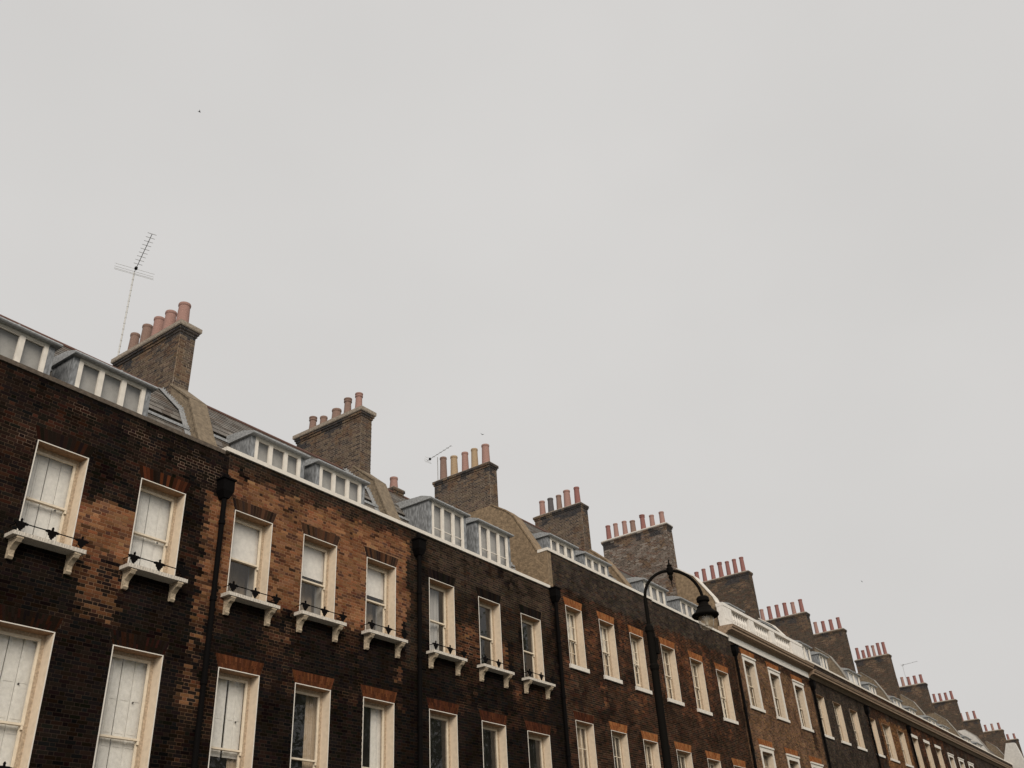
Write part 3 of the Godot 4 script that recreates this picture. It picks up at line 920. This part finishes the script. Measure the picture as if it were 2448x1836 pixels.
func make_sky() -> Sky:
	var img := Image.create(1024, 512, false, Image.FORMAT_RGBF)
	var f := FastNoiseLite.new()
	f.seed = 31; f.frequency = 0.9; f.fractal_octaves = 4; f.noise_type = FastNoiseLite.TYPE_SIMPLEX_SMOOTH
	for y in 512:
		var th := PI * (y + .5) / 512.0
		for x in 1024:
			var ph := TAU * (x + .5) / 1024.0
			var d := Vector3(sin(th) * sin(ph), cos(th), -sin(th) * cos(ph))
			var p := Vector3(d.x, d.y * 1.6, d.z)
			var k := 1.0 + f.get_noise_3dv(p * 1.3) * .05 + f.get_noise_3dv(p * 4.0 + Vector3(7, 3, 1)) * .02
			k *= 0.348
			img.set_pixel(x, y, Color(k * 1.012, k * .992, k * .972))
	var s := Sky.new()
	var pm := PanoramaSkyMaterial.new()
	pm.panorama = ImageTexture.create_from_image(img)
	s.sky_material = pm
	return s

func ground() -> void:
	var m := MB.new()
	m.box(-300, -.5, -400, 500, -.12, 400)
	var g := obj("ground", m, M.asphalt, self); g.set_meta("kind", "structure")
	m = MB.new()
	m.box(-60, -.12, 0.05, 200, 0, 8.4)
	var p := obj("pavement", m, M.paving, self); p.set_meta("kind", "structure")
	m = MB.new()
	m.box(-60, -.12, 15.5, 200, 0.0, 18.5)
	p = obj("pavement_001", m, M.paving, self); p.set_meta("kind", "structure")
	m = MB.new()
	m.box(-60, -.12, 18.5, 200, 0.02, 80)
	p = obj("garden_lawn", m, M.grass, self); p.set_meta("kind", "structure")

# ---------------------------------------------------------------- the terrace
var ARCH := {
	"soot": [[[.026, .015, .011], [.042, .017, .0105], [.018, .0125, .010], [.023, .015, .0115]], [.042, .028, .02]],
	"sootred": [[[.075, .026, .014], [.036, .016, .010], [.12, .038, .018], [.022, .0135, .0105]], [.045, .03, .02]],
	"brown": [[[.10, .052, .032], [.065, .038, .028], [.13, .062, .036], [.05, .033, .026]], [.18, .11, .07]],
	"red": [[[.165, .058, .027], [.125, .046, .023], [.20, .074, .033]], [.12, .046, .025]],
	"darkred": [[[.115, .040, .022], [.085, .033, .02], [.14, .05, .026]], [.07, .03, .02]],
	"orange": [[[.45, .175, .068], [.38, .135, .054], [.50, .22, .088]], [.40, .18, .085]],
	"black": [[[.02, .0155, .013], [.026, .018, .014], [.017, .014, .013]], [.026, .02, .017]],
}
var PW := [Vector2(-.62, .0), Vector2(-1.17, 1.06), Vector2(-1.66, 2.19), Vector2(-2.59, 2.98)]
func prof(l: Array, par: float) -> Array:
	var o := []
	for p in l: o.append(Vector2(p.x, par + p.y))
	return o

func house(label: String) -> Node3D:
	return thing("terraced_house", label, "house", "terraced houses in the row")

func terrace() -> void:
	var h: Node3D
	var E := {}
	# ---- 1: sooty house with white shutters
	h = house("soot-blackened brick house with closed white shutters in its bracketed windows")
	var par := 12.20
	var ops := [W(8.21, 9.34, 8.74, 10.83, "shutter", {"archset": "soot", "mid": .47}), W(10.62, 11.79, 8.74, 10.83, "shutter", {"archset": "sootred", "mid": .47}),
		W(8.19, 9.36, 3.9, 7.145, "shutter", {"archset": "soot", "mid": .5}), W(10.60, 11.78, 3.9, 7.15, "shutter", {"archset": "soot", "mid": .5}), W(5.85, 7.0, 8.74, 10.83, "shutter", {"archset": "soot"})]
	facade(h, 1, 5.4, 12.9, 4.0, par, ops, 300, ARCH)
	for o in ops: sash_window(h, o)
	coping(h, 5.4, 12.72, par, M.oldcoping, .10, .04)
	ledge(h, 8.0, 9.5, 8.75, .32); ledge(h, 10.45, 11.92, 8.755, .32); ledge(h, 5.6, 7.15, 8.75, .32, false)
	ledge(h, 8.0, 9.55, 4.48, .32)
	roof(h, 5.4, 12.65, par)
	dormer(h, 6.35, 8.42, 12.15, 13.42, -1.55, 3); dormer(h, 8.86, 10.88, 12.15, 13.44, -1.55, 3)
	var pwn := party_wall(h, 12.9, .25, par, prof(PW, par), M.render)
	flashing(pwn, 12.64, [Vector2(-1.25, 12.85), Vector2(-1.85, 14.05), Vector2(-2.95, 15.16)])
	chimney(h, 12.9, -2.52, -5.55, .25, 14.9, 17.30, "chimney", .9, M.cap, [[-5.21, .80, .29, "pot_brown"], [-4.66, .88, .31, "pot_brown"], [-4.08, .88, .33, "pot_pink"], [-3.51, .84, .34, "pot_pink"], [-2.89, .84, .36, "pot_pink"]], .2)
	drainpipe(h, 12.76, 11.62, 11.22)
	# ---- 2: orange house with blinds
	h = house("cleaned orange brick house with half-drawn white roller blinds in its bracketed windows")
	par = 12.32
	ops = [W(13.21, 14.39, 8.78, 10.90, "blind", {"archset": "brown", "mid": .5, "drop": .505}), W(15.44, 16.63, 8.83, 10.94, "blind", {"archset": "brown", "mid": .5, "drop": .58}), W(17.79, 18.98, 8.86, 10.955, "blind", {"archset": "brown", "mid": .5, "drop": .60}),
		W(13.21, 14.37, 4.0, 7.16, "shutter_top", {"archset": "red", "mid": .5}), W(15.46, 16.63, 4.0, 7.18, "curtain_right", {"archset": "red", "mid": .5}), W(17.79, 18.96, 4.0, 7.20, "shutter_right", {"archset": "red", "mid": .5})]
	facade(h, 2, 12.9, 20.0, 4.6, par, ops, 300, ARCH)
	for o in ops: sash_window(h, o)
	coping(h, 12.74, 20.0, par, M.coping, .11, .05)
	ledge(h, 13.06, 14.59, 8.785, .29); ledge(h, 15.28, 16.82, 8.84, .29); ledge(h, 17.65, 19.19, 8.865, .29)
	roof(h, 13.15, 19.75, par)
	dormer(h, 13.95, 15.85, 12.25, 13.47, -1.55, 3); dormer(h, 16.28, 18.25, 12.25, 13.50, -1.55, 3)
	pwn = party_wall(h, 20.0, .25, par, prof(PW, par), M.render)
	flashing(pwn, 19.74, [Vector2(-1.25, 12.97), Vector2(-1.85, 14.17), Vector2(-2.95, 15.28)])
	chimney(h, 20.0, -2.3, -5.40, .245, 14.9, 17.48, "chimney", .8, M.cap, [[-4.92, .60, .29, "pot_brown", 1], [-4.38, .42, .27, "pot_brown"], [-3.74, .47, .34, "pot_brown"], [-3.20, .70, .29, "pot_brown", 1], [-2.69, .72, .28, "pot_pink", 1]], .2)
	drainpipe(h, 19.85, 12.2, 11.75)
	# ---- 3: dark house with bare windows
	h = house("dark sooty brick house with bare dark windows on bracketed ledges and tall dormers")
	par = 12.32
	ops = [W(20.45, 21.63, 8.80, 11.035, "grey", {"archset": "black", "mid": .5}), W(22.86, 24.01, 8.82, 11.035, "none", {"archset": "black", "mid": .5}), W(25.20, 26.37, 8.82, 11.01, "none", {"archset": "black", "mid": .5}),
		W(20.40, 21.63, 4.2, 7.26, "none", {"archset": "darkred"}), W(22.80, 24.0, 4.2, 7.26, "none", {"archset": "darkred"}), W(25.16, 26.42, 4.2, 7.26, "none", {"archset": "darkred"})]
	facade(h, 3, 20.0, 27.4, 5.2, par, ops, 300, ARCH)
	for o in ops: sash_window(h, o)
	coping(h, 20.0, 27.12, par, M.coping, .11, .05)
	ledge(h, 20.29, 21.83, 8.83, .29); ledge(h, 22.66, 24.24, 8.85, .28); ledge(h, 25.02, 26.58, 8.85, .28)
	roof(h, 20.25, 27.15, par)
	dormer(h, 21.2, 23.15, 12.2, 14.0, -2.05, 3, 2); dormer(h, 23.7, 25.68, 12.2, 14.02, -2.05, 3, 2)
	var PW3 := [Vector2(-.45, .0), Vector2(-.62, .34), Vector2(-1.38, 1.64), Vector2(-1.70, 1.95), Vector2(-2.4, 2.4)]
	pwn = party_wall(h, 27.38, .24, 13.86, prof(PW3, 13.86), M.ochre)
	var lower := MB.new()
	lower.box(27.14, 12.3, -7.0, 27.62, 13.355, -.345)
	lower.box(27.14, 12.43, -.34, 27.399, 13.755, -.004)
	obj("flank_wall", lower, M.ochre, pwn)
	flashing(pwn, 27.13, [Vector2(-1.0, 12.4), Vector2(-1.6, 13.65), Vector2(-1.85, 14.17)])
	chimney(h, 27.4, -2.4, -5.22, .24, 15.5, 18.18, "chimney", .75, M.cap, [[-4.92, 1.06, .30, "pot_brown"], [-4.35, .92, .31, "pot_buff"], [-3.77, .90, .29, "pot_pink"], [-3.28, .90, .29, "pot_buff"], [-2.72, .90, .33, "pot_pink"]], .07, false)
	chimney(h, 22.3, -2.9, -3.5, .22, 14.6, 15.5, "chimney", .2, M.cap, [[-3.1, .42, .29, "pot_pink"]], .08, false)
	drainpipe(h, 27.25, 12.3, 12.05)
	# ---- 4, 5: taller, many-paned windows
	var six := {"cols": 3, "rows": 2, "sill": 1, "archset": "orange"}
	h = house("dark red-brown brick house with many-paned windows and net curtains under orange arches")
	par = 13.76
	ops = [W(28.10, 29.20, 9.83, 11.95, "net", six), W(30.45, 31.58, 9.83, 11.94, "net", six), W(32.83, 33.93, 9.80, 11.91, "net", {"cols": 3, "rows": 2, "sill": 1, "archset": "orange", "lift": .16}),
		W(28.11, 29.27, 5.0, 7.96, "drapes", {"cols": 3, "rows": 2, "sill": 1, "archset": "darkred"}), W(30.49, 31.63, 5.0, 7.92, "none", six), W(32.87, 34.03, 5.0, 7.88, "drapes", six)]
	facade(h, 4, 27.4, 35.2, 5.9, par, ops, 300, ARCH)
	for o in ops: sash_window(h, o)
	coping(h, 27.12, 35.2, par, M.coping, .11, .05)
	roof(h, 27.6, 35.0, par)
	dormer(h, 28.25, 30.2, 13.6, 14.83, -1.5, 3, 2); dormer(h, 30.8, 32.8, 13.6, 14.80, -1.5, 3, 2)
	party_wall(h, 35.2, .22, par, prof([Vector2(-.6, .0), Vector2(-1.07, 1.0), Vector2(-1.83, 2.2), Vector2(-2.6, 2.9)], par), M.ochre)
	chimney(h, 35.2, -2.8, -5.40, .28, 15.8, 19.07, "chimney", .5, M.cap, [[-5.09, .78, .29, "pot_pink"], [-4.60, .78, .29, "pot_grey"], [-4.13, .80, .27, "pot_brown"], [-3.66, .90, .34, "pot_pink"], [-3.10, .90, .28, "pot_red"]], .07, false)
	h = house("russet brick house with many-paned windows, behind the curved neck of the street lamp")
	par = 13.72
	ops = [W(35.49, 36.75, 9.75, 11.96, "drapes", six), W(38.22, 39.48, 9.72, 11.89, "drapes", six), W(40.92, 42.25, 9.70, 11.85, "drapes", {"cols": 3, "rows": 2, "sill": 1, "archset": "orange", "pale": true}),
		W(35.59, 36.91, 5.0, 7.80, "none", six), W(38.42, 39.70, 5.0, 7.75, "none", six), W(41.1, 42.4, 5.0, 7.72, "none", six)]
	facade(h, 5, 35.2, 43.3, 6.5, par, ops, 300, ARCH)
	for o in ops: sash_window(h, o)
	coping(h, 35.2, 43.1, par, M.coping, .11, .05)
	roof(h, 35.42, 43.1, par)
	dormer(h, 35.75, 38.0, 13.55, 14.95, -1.5, 3); dormer(h, 39.3, 41.55, 13.55, 14.93, -1.5, 3)
	pwn = party_wall(h, 43.3, .24, par, [Vector2(-.3, par + 1.8), Vector2(-.42, 15.85), Vector2(-1.26, 17.13), Vector2(-2.13, 17.76)], M.ochre, M.white)
	chimney(h, 43.3, -2.3, -6.25, .29, 16.0, 20.40, "chimney_pale", .15, M.capwhite, [[-5.95, .88, .28, "pot_red"], [-5.48, .88, .27, "pot_pink"], [-4.92, .86, .28, "pot_pink"], [-4.41, .74, .31, "pot_brown"], [-3.79, .90, .32, "pot_red", 1], [-3.22, .72, .28, "pot_pink"], [-2.62, .74, .29, "pot_pink"]], .10, false)
	# ---- 6: brown house with white frieze and balustrade
	h = house("clean brown brick house with white frieze, cornice and balustrade along its top")
	par = 14.35
	var arc := {"arched": true, "sill": 1, "archset": "orange", "edge": false, "cols": 2, "rows": 2}
	ops = [W(44.42, 46.01, 10.72, 13.18, "inner", arc), W(47.72, 49.28, 10.66, 13.11, "inner", arc), W(51.20, 52.77, 10.60, 13.04, "inner", arc),
		W(44.58, 46.21, 6.4, 8.95, "inner", arc), W(47.98, 49.64, 6.4, 8.90, "inner", arc), W(51.41, 53.16, 6.4, 8.85, "inner", arc)]
	facade(h, 6, 43.3, 54.1, 7.4, 13.55, ops, 300, ARCH)
	for o in ops: sash_window(h, o)
	var m := MB.new()
	m.box(43.1, 13.56, -.34, 54.05, 13.86, .06)
	obj("frieze", m, M.stucco, h)
	cornice(h, 42.75, 54.1, 13.86, M.stone, M.stucco)
	balustrade(h, 42.9, 53.9, 14.28)
	roof(h, 43.55, 53.85, 14.75, .0, false)
	dormer(h, 45.2, 47.2, 14.4, 16.0, -1.6, 2); dormer(h, 49.6, 51.6, 14.4, 16.0, -1.6, 2)
	party_wall(h, 54.1, .24, 14.75, prof([Vector2(-.62, .9), Vector2(-.82, 1.35), Vector2(-1.41, 2.15), Vector2(-2.14, 2.7)], 14.75), M.render, M.white)
	chimney(h, 54.1, -2.2, -5.9, .26, 16.6, 20.5, "chimney_dark", .15, M.cap, [[-5.70, .80, .29, "pot_red"], [-5.19, .88, .27, "pot_red"], [-4.60, .96, .27, "pot_red"], [-4.05, 1.02, .33, "pot_red", 1], [-3.55, .96, .27, "pot_red"], [-3.07, .98, .27, "pot_red"], [-2.57, .98, .28, "pot_red"]], .07, false)
	drainpipe(h, 43.35, 13.4, 13.1, .12)
	# ---- 7 to 13: receding houses under one stone cornice
	var far := [
		[7, 54.1, 64.1, "grey sooty brick house with deep cream reveals, next to the balustraded house", [[54.66, 56.12], [57.68, 59.15], [60.70, 62.26]], 10.50, 12.83, [[55.4, 57.5, 16.02], [58.9, 60.5, 15.98]]],
		[8, 64.1, 74.0, "brick house with a tan patch round two of its cream-edged windows", [[64.41, 66.05], [67.53, 69.4], [71.15, 72.85]], 10.50, 12.85, [[64.4, 67.1, 15.92], [68.8, 70.6, 15.72]]],
		[9, 74.0, 84.9, "russet brick house with white lintel blocks over its narrow windows", [[74.97, 76.42], [78.29, 79.84], [81.63, 83.29]], 10.5, 12.78, [[74.7, 77.0, 15.65], [78.9, 80.9, 15.5]]],
		[10, 84.9, 96.0, "dark brick house with small white-framed arched windows under the cornice", [[85.39, 87.24], [88.95, 90.81], [92.57, 94.48]], 10.5, 12.78, [[84.6, 87.3, 15.54], [89.1, 91.4, 15.42]]],
		[11, 96.0, 108.2, "dark brick house whose windows lie below view, with a pale sloping party wall", [], 10.5, 12.7, [[97.5, 100.0, 15.5], [102.5, 105.0, 15.5]]],
		[12, 108.2, 118.2, "brick house joined to a tall pale rendered flank wall", [], 10.5, 12.7, []],
		[13, 118.2, 132.4, "farthest brick house showing only a squat chimney stack with red pots", [], 10.5, 12.7, []],
		[14, 132.4, 142.0, "far brick house behind the pale flank wall with a low chimney and short red pots", [], 10.5, 12.7, []],
	]
	var fch := {7: [64.1, 20.12, 6, .95, -2.25, -5.75, .30], 8: [72.7, 20.75, 4, .95, -2.3, -4.7, .30], 9: [84.9, 21.05, 6, 1.05, -2.3, -5.2, .30], 10: [96.2, 20.42, 5, .85, -2.3, -5.2, .30], 11: [108.5, 20.7, 5, .85, -2.3, -5.2, .3], 12: [118.2, 20.0, 4, .85, -2.3, -5.0, .3], 13: [132.4, 20.6, 4, .85, -2.3, -5.2, .3], 14: [142.0, 20.6, 4, .7, -2.3, -5.2, .3]}
	for f in far:
		h = house(f[3])
		par = 14.62
		ops = []
		var cc: Dictionary = {"edge": false, "sill": 1, "cols": 3, "rows": 2}
		if f[0] == 10: cc = {"arched": true, "sill": 1, "edge": false, "cols": 2}
		for w in f[4]: ops.append(W(w[0], w[1], f[5] + .1, f[6], "none", cc))
		facade(h, f[0], f[1], f[2], 8.3 if f[0] < 9 else 10.0, par, ops, 60 if f[0] == 7 else 0, ARCH)
		for o in ops:
			sash_window(h, o)
			if f[0] == 9:
				var lb := MB.new()
				lb.box(o.x0 - .1, o.y1 + .01, -.05, o.x1 + .1, o.y1 + .22, .03)
				obj("lintel", lb, M.white, h)
		cornice(h, f[1], f[2], 13.62, M.stone, M.stone, .48)
		coping(h, f[1], f[2], par, M.coping, .10, .06)
		roof(h, f[1] + .25, f[2] - .25, par, 0, false)
		for d in f[7]: dormer(h, d[0], d[1], 14.5, d[2], -1.6, 2, 1, -.6, M.blind)
		var cm: Material = M.render
		if f[0] == 11: cm = M.palerender
		party_wall(h, f[2], .24, par, prof([Vector2(-.6, .6), Vector2(-.87, 1.3), Vector2(-1.40, 2.3), Vector2(-2.2, 3.0)], par), cm, M.greycap)
		var q: Array = fch[f[0]]
		var ps := []
		for k in q[2]:
			ps.append([lerp(q[5] + .3, q[4] - .3, float(k) / (q[2] - 1)), q[3] * (0.92 + .12 * rng.randf()) * (.7 if f[0] == 9 and k == 1 else 1.0), .29, "pot_red" if rng.randf() < .8 else "pot_pink", 1 if f[0] == 9 and k == 3 else 0])
		chimney(h, q[0], q[4], q[5], q[6], 16.6, q[1], "chimney_dark", .1, M.cap, ps, .07, false)
		if f[0] < 10: drainpipe(h, f[1] + .1, 13.5, 13.15, .12)
		if f[0] == 12:
			var fl := MB.new()
			fl.prism(PackedVector2Array([Vector2(-.34, 0), Vector2(-.34, 14.8), Vector2(-.75, 14.95), Vector2(.05, 16.8), Vector2(.87, 16.75), Vector2(1.2, 15.05), Vector2(1.2, 0)]), Vector3(116.0, 0, 0), Vector3(0, 0, 1), Vector3.UP, Vector3(.5, 0, 0))
			obj("flank_wall", fl, M.palerender, h)

func cornice(h: Node, x0: float, x1: float, y: float, m: Material, top: Material, out := .50) -> void:
	var c := MB.new()
	c.prism(PackedVector2Array([Vector2(-.3, y), Vector2(.06, y), Vector2(.10, y + .06), Vector2(.14, y + .07), Vector2(.17, y + .13), Vector2(out - .10, y + .15), Vector2(out - .10, y + .25), Vector2(out - .04, y + .27), Vector2(out - .02, y + .34), Vector2(out, y + .35), Vector2(out, y + .385), Vector2(-.3, y + .42)]), Vector3((x0 + x1) * .5, 0, 0), Vector3(0, 0, 1), Vector3.UP, Vector3((x1 - x0) * .5 - .002, 0, 0))
	obj("cornice", c, m, h)

func balustrade(h: Node, x0: float, x1: float, y: float) -> void:
	var m := MB.new()
	m.box(x0, y - .02, -.25, x1, y + .34, .08)                  # plinth
	var b := obj("balustrade", m, M.stucco, h)
	var r := MB.new()
	r.box(x0, y + 1.0, -.28, x1, y + 1.16, .11)
	obj("rail", r, M.stucco, b)
	var piers := [[x0 + .0, x0 + 1.0], [46.05, 46.75], [48.9, 49.6], [52.0, x1]]
	for p in piers:
		var pm := MB.new()
		pm.box(p[0] + .01, y + .34, -.26, p[1] - .01, y + 1.0, .09)
		obj("pier", pm, M.stucco, b)
	var bal := MB.new()
	bal.lathe(Vector3.ZERO, [Vector2(.08, 0), Vector2(.08, .06), Vector2(.05, .08), Vector2(.10, .24), Vector2(.09, .32), Vector2(.045, .48), Vector2(.05, .56), Vector2(.08, .60), Vector2(.08, .66)], 10)
	var bmesh := bal.mesh()
	for i in piers.size() - 1:
		var a: float = piers[i][1]; var e: float = piers[i + 1][0]
		var n := int((e - a) / .27)
		for k in n:
			inst("baluster", bmesh, M.stucco, b, Vector3(lerp(a, e, (k + .5) / n), y + .34, -.08))

# ---------------------------------------------------------------- street lamp
func street_lamp() -> void:
	var t := thing("street_lamp", "black swan-necked iron street lamp with a hanging bell lantern", "street lamp")
	t.position = Vector3(19.05, 0, 7.65)
	var p := MB.new()
	p.lathe(Vector3.ZERO, [Vector2(.22, 0), Vector2(.22, .25), Vector2(.17, .35), Vector2(.17, 1.5), Vector2(.19, 1.55), Vector2(.12, 1.7), Vector2(.095, 2.2), Vector2(.085, 6.6), Vector2(.105, 6.65), Vector2(.105, 6.72), Vector2(.085, 6.76), Vector2(.08, 7.45), Vector2(.10, 7.5), Vector2(.09, 7.6), Vector2(.045, 7.66), Vector2(.045, 8.25)], 20)
	obj("post", p, M.lampiron, t)
	var cl := MB.new()
	cl.box(.04, 7.0, -.05, .19, 7.36, .09); cl.bar(Vector3(.13, 6.9, .02), Vector3(.13, 7.5, .02), .035)
	obj("clamp", cl, M.lampiron, t)
	var dir := Vector3(.94, 0, 1.01).normalized()
	var R := .69
	var arm := MB.new()
	var pts := []
	for i in 33:
		var a := PI - PI * i / 32.0
		pts.append(dir * (R + R * cos(a)) + Vector3(0, 8.25 + R * sin(a) * .98, 0))
	arm.tube(pts, .036, 10)
	obj("neck", arm, M.lampiron, t)
	var f := MB.new()
	f.lathe(dir * R + Vector3(0, 8.93, 0), [Vector2(0, -.40), Vector2(.012, -.38), Vector2(.012, -.26), Vector2(.03, -.23), Vector2(.055, -.16), Vector2(.04, -.12), Vector2(.075, -.07), Vector2(.08, .05), Vector2(.05, .09), Vector2(.065, .12), Vector2(.03, .15), Vector2(.016, .20), Vector2(.016, .25), Vector2(0, .32)], 14)
	obj("finial", f, M.lampiron, t)
	var c := dir * R * 2.0
	var hood := MB.new()
	hood.lathe(c, [Vector2(.29, 7.80), Vector2(.315, 7.83), Vector2(.31, 7.86), Vector2(.22, 7.93), Vector2(.17, 8.0), Vector2(.165, 8.04), Vector2(.12, 8.08), Vector2(.11, 8.14), Vector2(.15, 8.17), Vector2(.15, 8.24), Vector2(.12, 8.28), Vector2(.05, 8.30), Vector2(0, 8.32)], 24)
	hood.lathe(c, [Vector2(.19, 7.80), Vector2(.29, 7.80)], 24)
	obj("hood", hood, M.lampiron, t)
	var g := MB.new()
	g.lathe(c, [Vector2(.02, 7.50), Vector2(.10, 7.52), Vector2(.15, 7.58), Vector2(.175, 7.68), Vector2(.18, 7.80)], 20)
	obj("glass_bowl", g, M.lampglass, t)
	var bu := MB.new()
	bu.lathe(c, [Vector2(0, 7.58), Vector2(.035, 7.61), Vector2(.045, 7.68), Vector2(.03, 7.76), Vector2(.03, 7.82)], 12)
	obj("bulb", bu, M.net, t)

# ---------------------------------------------------------------- aerials, birds, trees
func yagi(label: String, foot: Vector3, top: float, tip: Vector3, tail: Vector3, n: int, el: float, refl: float, lattice: bool) -> void:
	var t := thing("tv_aerial", label, "aerial")
	t.position = foot
	var m := MB.new()
	var h := top - foot.y
	if lattice:
		m.bar(Vector3.ZERO, Vector3(0, h, 0), .024)
		var y := .15
		while y < h - .1:
			m.bar(Vector3(0, y, 0), Vector3(0, y + .025, 0), .031)
			y += .21
	else: m.bar(Vector3.ZERO, Vector3(0, h, 0), .016)
	obj("mast", m, M.alupale if lattice else M.alu, t)
	var b := MB.new()
	var T := tip - foot; var U := tail - foot
	b.bar(U, T, .011, 6)
	obj("boom", b, M.alu, t)
	var d := (T - U).normalized()
	var s := d.cross(Vector3.UP).normalized()
	for k in n:
		var e := MB.new()
		var q := T.lerp(U, float(k) / n * .86)
		e.bar(q - s * el * .5, q + s * el * .5, .008, 6)
		obj("director", e, M.alu, t)
	for k in 4:
		var e := MB.new()
		var q := U + Vector3(0, (k - 1.5) * .075, 0) - d * absf(k - 1.5) * -.05
		e.bar(q - s * refl * .5, q + s * refl * .5, .006, 6)
		obj("reflector_rod", e, M.alupale, t)
	var jb := MB.new()
	var q2 := U.lerp(T, .12)
	jb.box(q2.x - .035, q2.y - .04, q2.z - .035, q2.x + .035, q2.y + .05, q2.z + .035)
	obj("junction_box", jb, M.iron, t)

func aerials() -> void:
	yagi("tall pale mast with a long upward-pointing television aerial behind the shuttered house's chimney", Vector3(12.6, 17.3, -5.45), 20.48, Vector3(11.83, 20.5, -3.5), Vector3(12.62, 20.5, -5.5), 9, .26, 1.2, true)
	yagi("thin television aerial with a slanting boom beside buff and pink chimney pots", Vector3(27.3, 18.15, -5.15), 19.35, Vector3(26.9, 19.37, -4.1), Vector3(27.3, 19.37, -5.72), 6, .12, .34, false)
	yagi("faint thin television aerial on a far chimney with five red pots", Vector3(96.0, 20.4, -3.9), 22.35, Vector3(95.58, 22.37, -2.4), Vector3(96.02, 22.37, -4.0), 8, .3, .5, false)

func birds() -> void:
	var L := ["small dark bird gliding high in the grey sky", "small dark bird flying just above the chimney with buff pots", "tiny dark bird in the sky over the far red chimney pots"]
	var at := [Vector3(16.48, 33.92, -9.62), Vector3(32.14, 22.8, -6.29), Vector3(41.96, 14.51, 7.13)]
	var sc := [.7, .55, .32]
	for i in 3:
		var t := thing("bird" if i == 0 else "bird_%03d" % i, L[i], "bird", "birds in the sky")
		t.position = at[i]; t.rotation = Vector3(.3, 1.0 + i, .5); t.scale = Vector3.ONE * sc[i]
		var b := MB.new()
		b.bar(Vector3(0, 0, -.09), Vector3(0, 0, .02), .005, 8, .028); b.bar(Vector3(0, 0, .02), Vector3(0, 0, .11), .028, 8, .008)
		obj("body", b, M.bird, t)
		for s in [-1, 1]:
			var w := MB.new()
			w.prism(PackedVector2Array([Vector2(0, .03), Vector2(s * .1, .06), Vector2(s * .22, -.02), Vector2(s * .1, 0.0), Vector2(0, -.03)]), Vector3(0, .01, .02), Vector3(.94, .3 * s, 0), Vector3(0, 0, 1), Vector3(0, .004, 0))
			obj("wing", w, M.bird, t)

func trees() -> void:
	var r2 := RandomNumberGenerator.new()
	r2.seed = 77
	var lm := MB.new()
	# crown of many leaf-sized faces gathered in clumps, and a trunk with limbs; 12 m tall
	var tm := MB.new()
	tm.bar(Vector3(0, 0, 0), Vector3(.1, 3.2, 0), .30, 10, .22)
	var clumps := []
	for i in 9:
		var a := TAU * i / 9.0 + r2.randf()
		var e := Vector3(cos(a) * (2.0 + r2.randf() * 1.6), 5.0 + r2.randf() * 5.5, sin(a) * (2.0 + r2.randf() * 1.6))
		var mid := Vector3(.1, 3.2, 0).lerp(e, .5) + Vector3(0, .8, 0)
		tm.bar(Vector3(.1, 3.1, 0), mid, .13, 7, .08); tm.bar(mid, e, .08, 6, .02)
		clumps.append(e); clumps.append(mid + Vector3(r2.randf() - .5, .5, r2.randf() - .5))
	for i in 26:
		var v := Vector3(r2.randfn(), r2.randfn(), r2.randfn()).normalized()
		clumps.append(Vector3(v.x * 3.4, 8.0 + v.y * 3.6, v.z * 3.4))
	for cl in clumps:
		var R := .7 + r2.randf() * .9
		for k in 170:
			var v := Vector3(r2.randfn(), r2.randfn() * .8, r2.randfn()) * R * .55
			var p: Vector3 = cl + v
			var u := Vector3(r2.randfn(), r2.randfn() * .5, r2.randfn()).normalized() * .11
			var w := u.cross(Vector3(r2.randfn(), r2.randfn(), r2.randfn())).normalized() * .07
			lm.quad(p - u, p - w, p + u, p + w)
	var t := thing("plane_tree", "leafy tree in the square garden across the street", "tree", "trees in the square garden")
	obj("trunk", tm, M.bark, t)
	obj("crown", lm, M.leaf, t)
	t.position = Vector3(22, 0, 23); t.scale = Vector3(1.15, 1.2, 1.15)
	var at := [[29, 23.5, 1.2, 1.25], [37, 23.2, 1.25, 1.28], [51.5, 20.5, 1.1, 1.62], [60, 21, 1.4, 1.95], [70, 21.5, 1.4, 1.95], [78, 22, 1.3, 1.6], [90, 22, 1.3, 1.6], [44.5, 23.5, 1.1, 1.3]]
	var i := 1
	for a in at:
		var c := t.duplicate()
		c.name = "plane_tree_%03d" % i
		add_child(c)
		c.set_meta("label", "leafy garden tree across the street from " + ["the left part of the orange brick house", "the dark bare-windowed house", "the net-curtained house", "the balustraded brown house", "the house with the tan patch", "the grey sooty house", "the house with white lintels", "the arched-window house", "the russet house behind the lamp"][i])
		c.position = Vector3(a[0], 0, a[1]); c.scale = Vector3(a[2], a[3], a[2]); c.rotation.y = i * 1.3
		i += 1
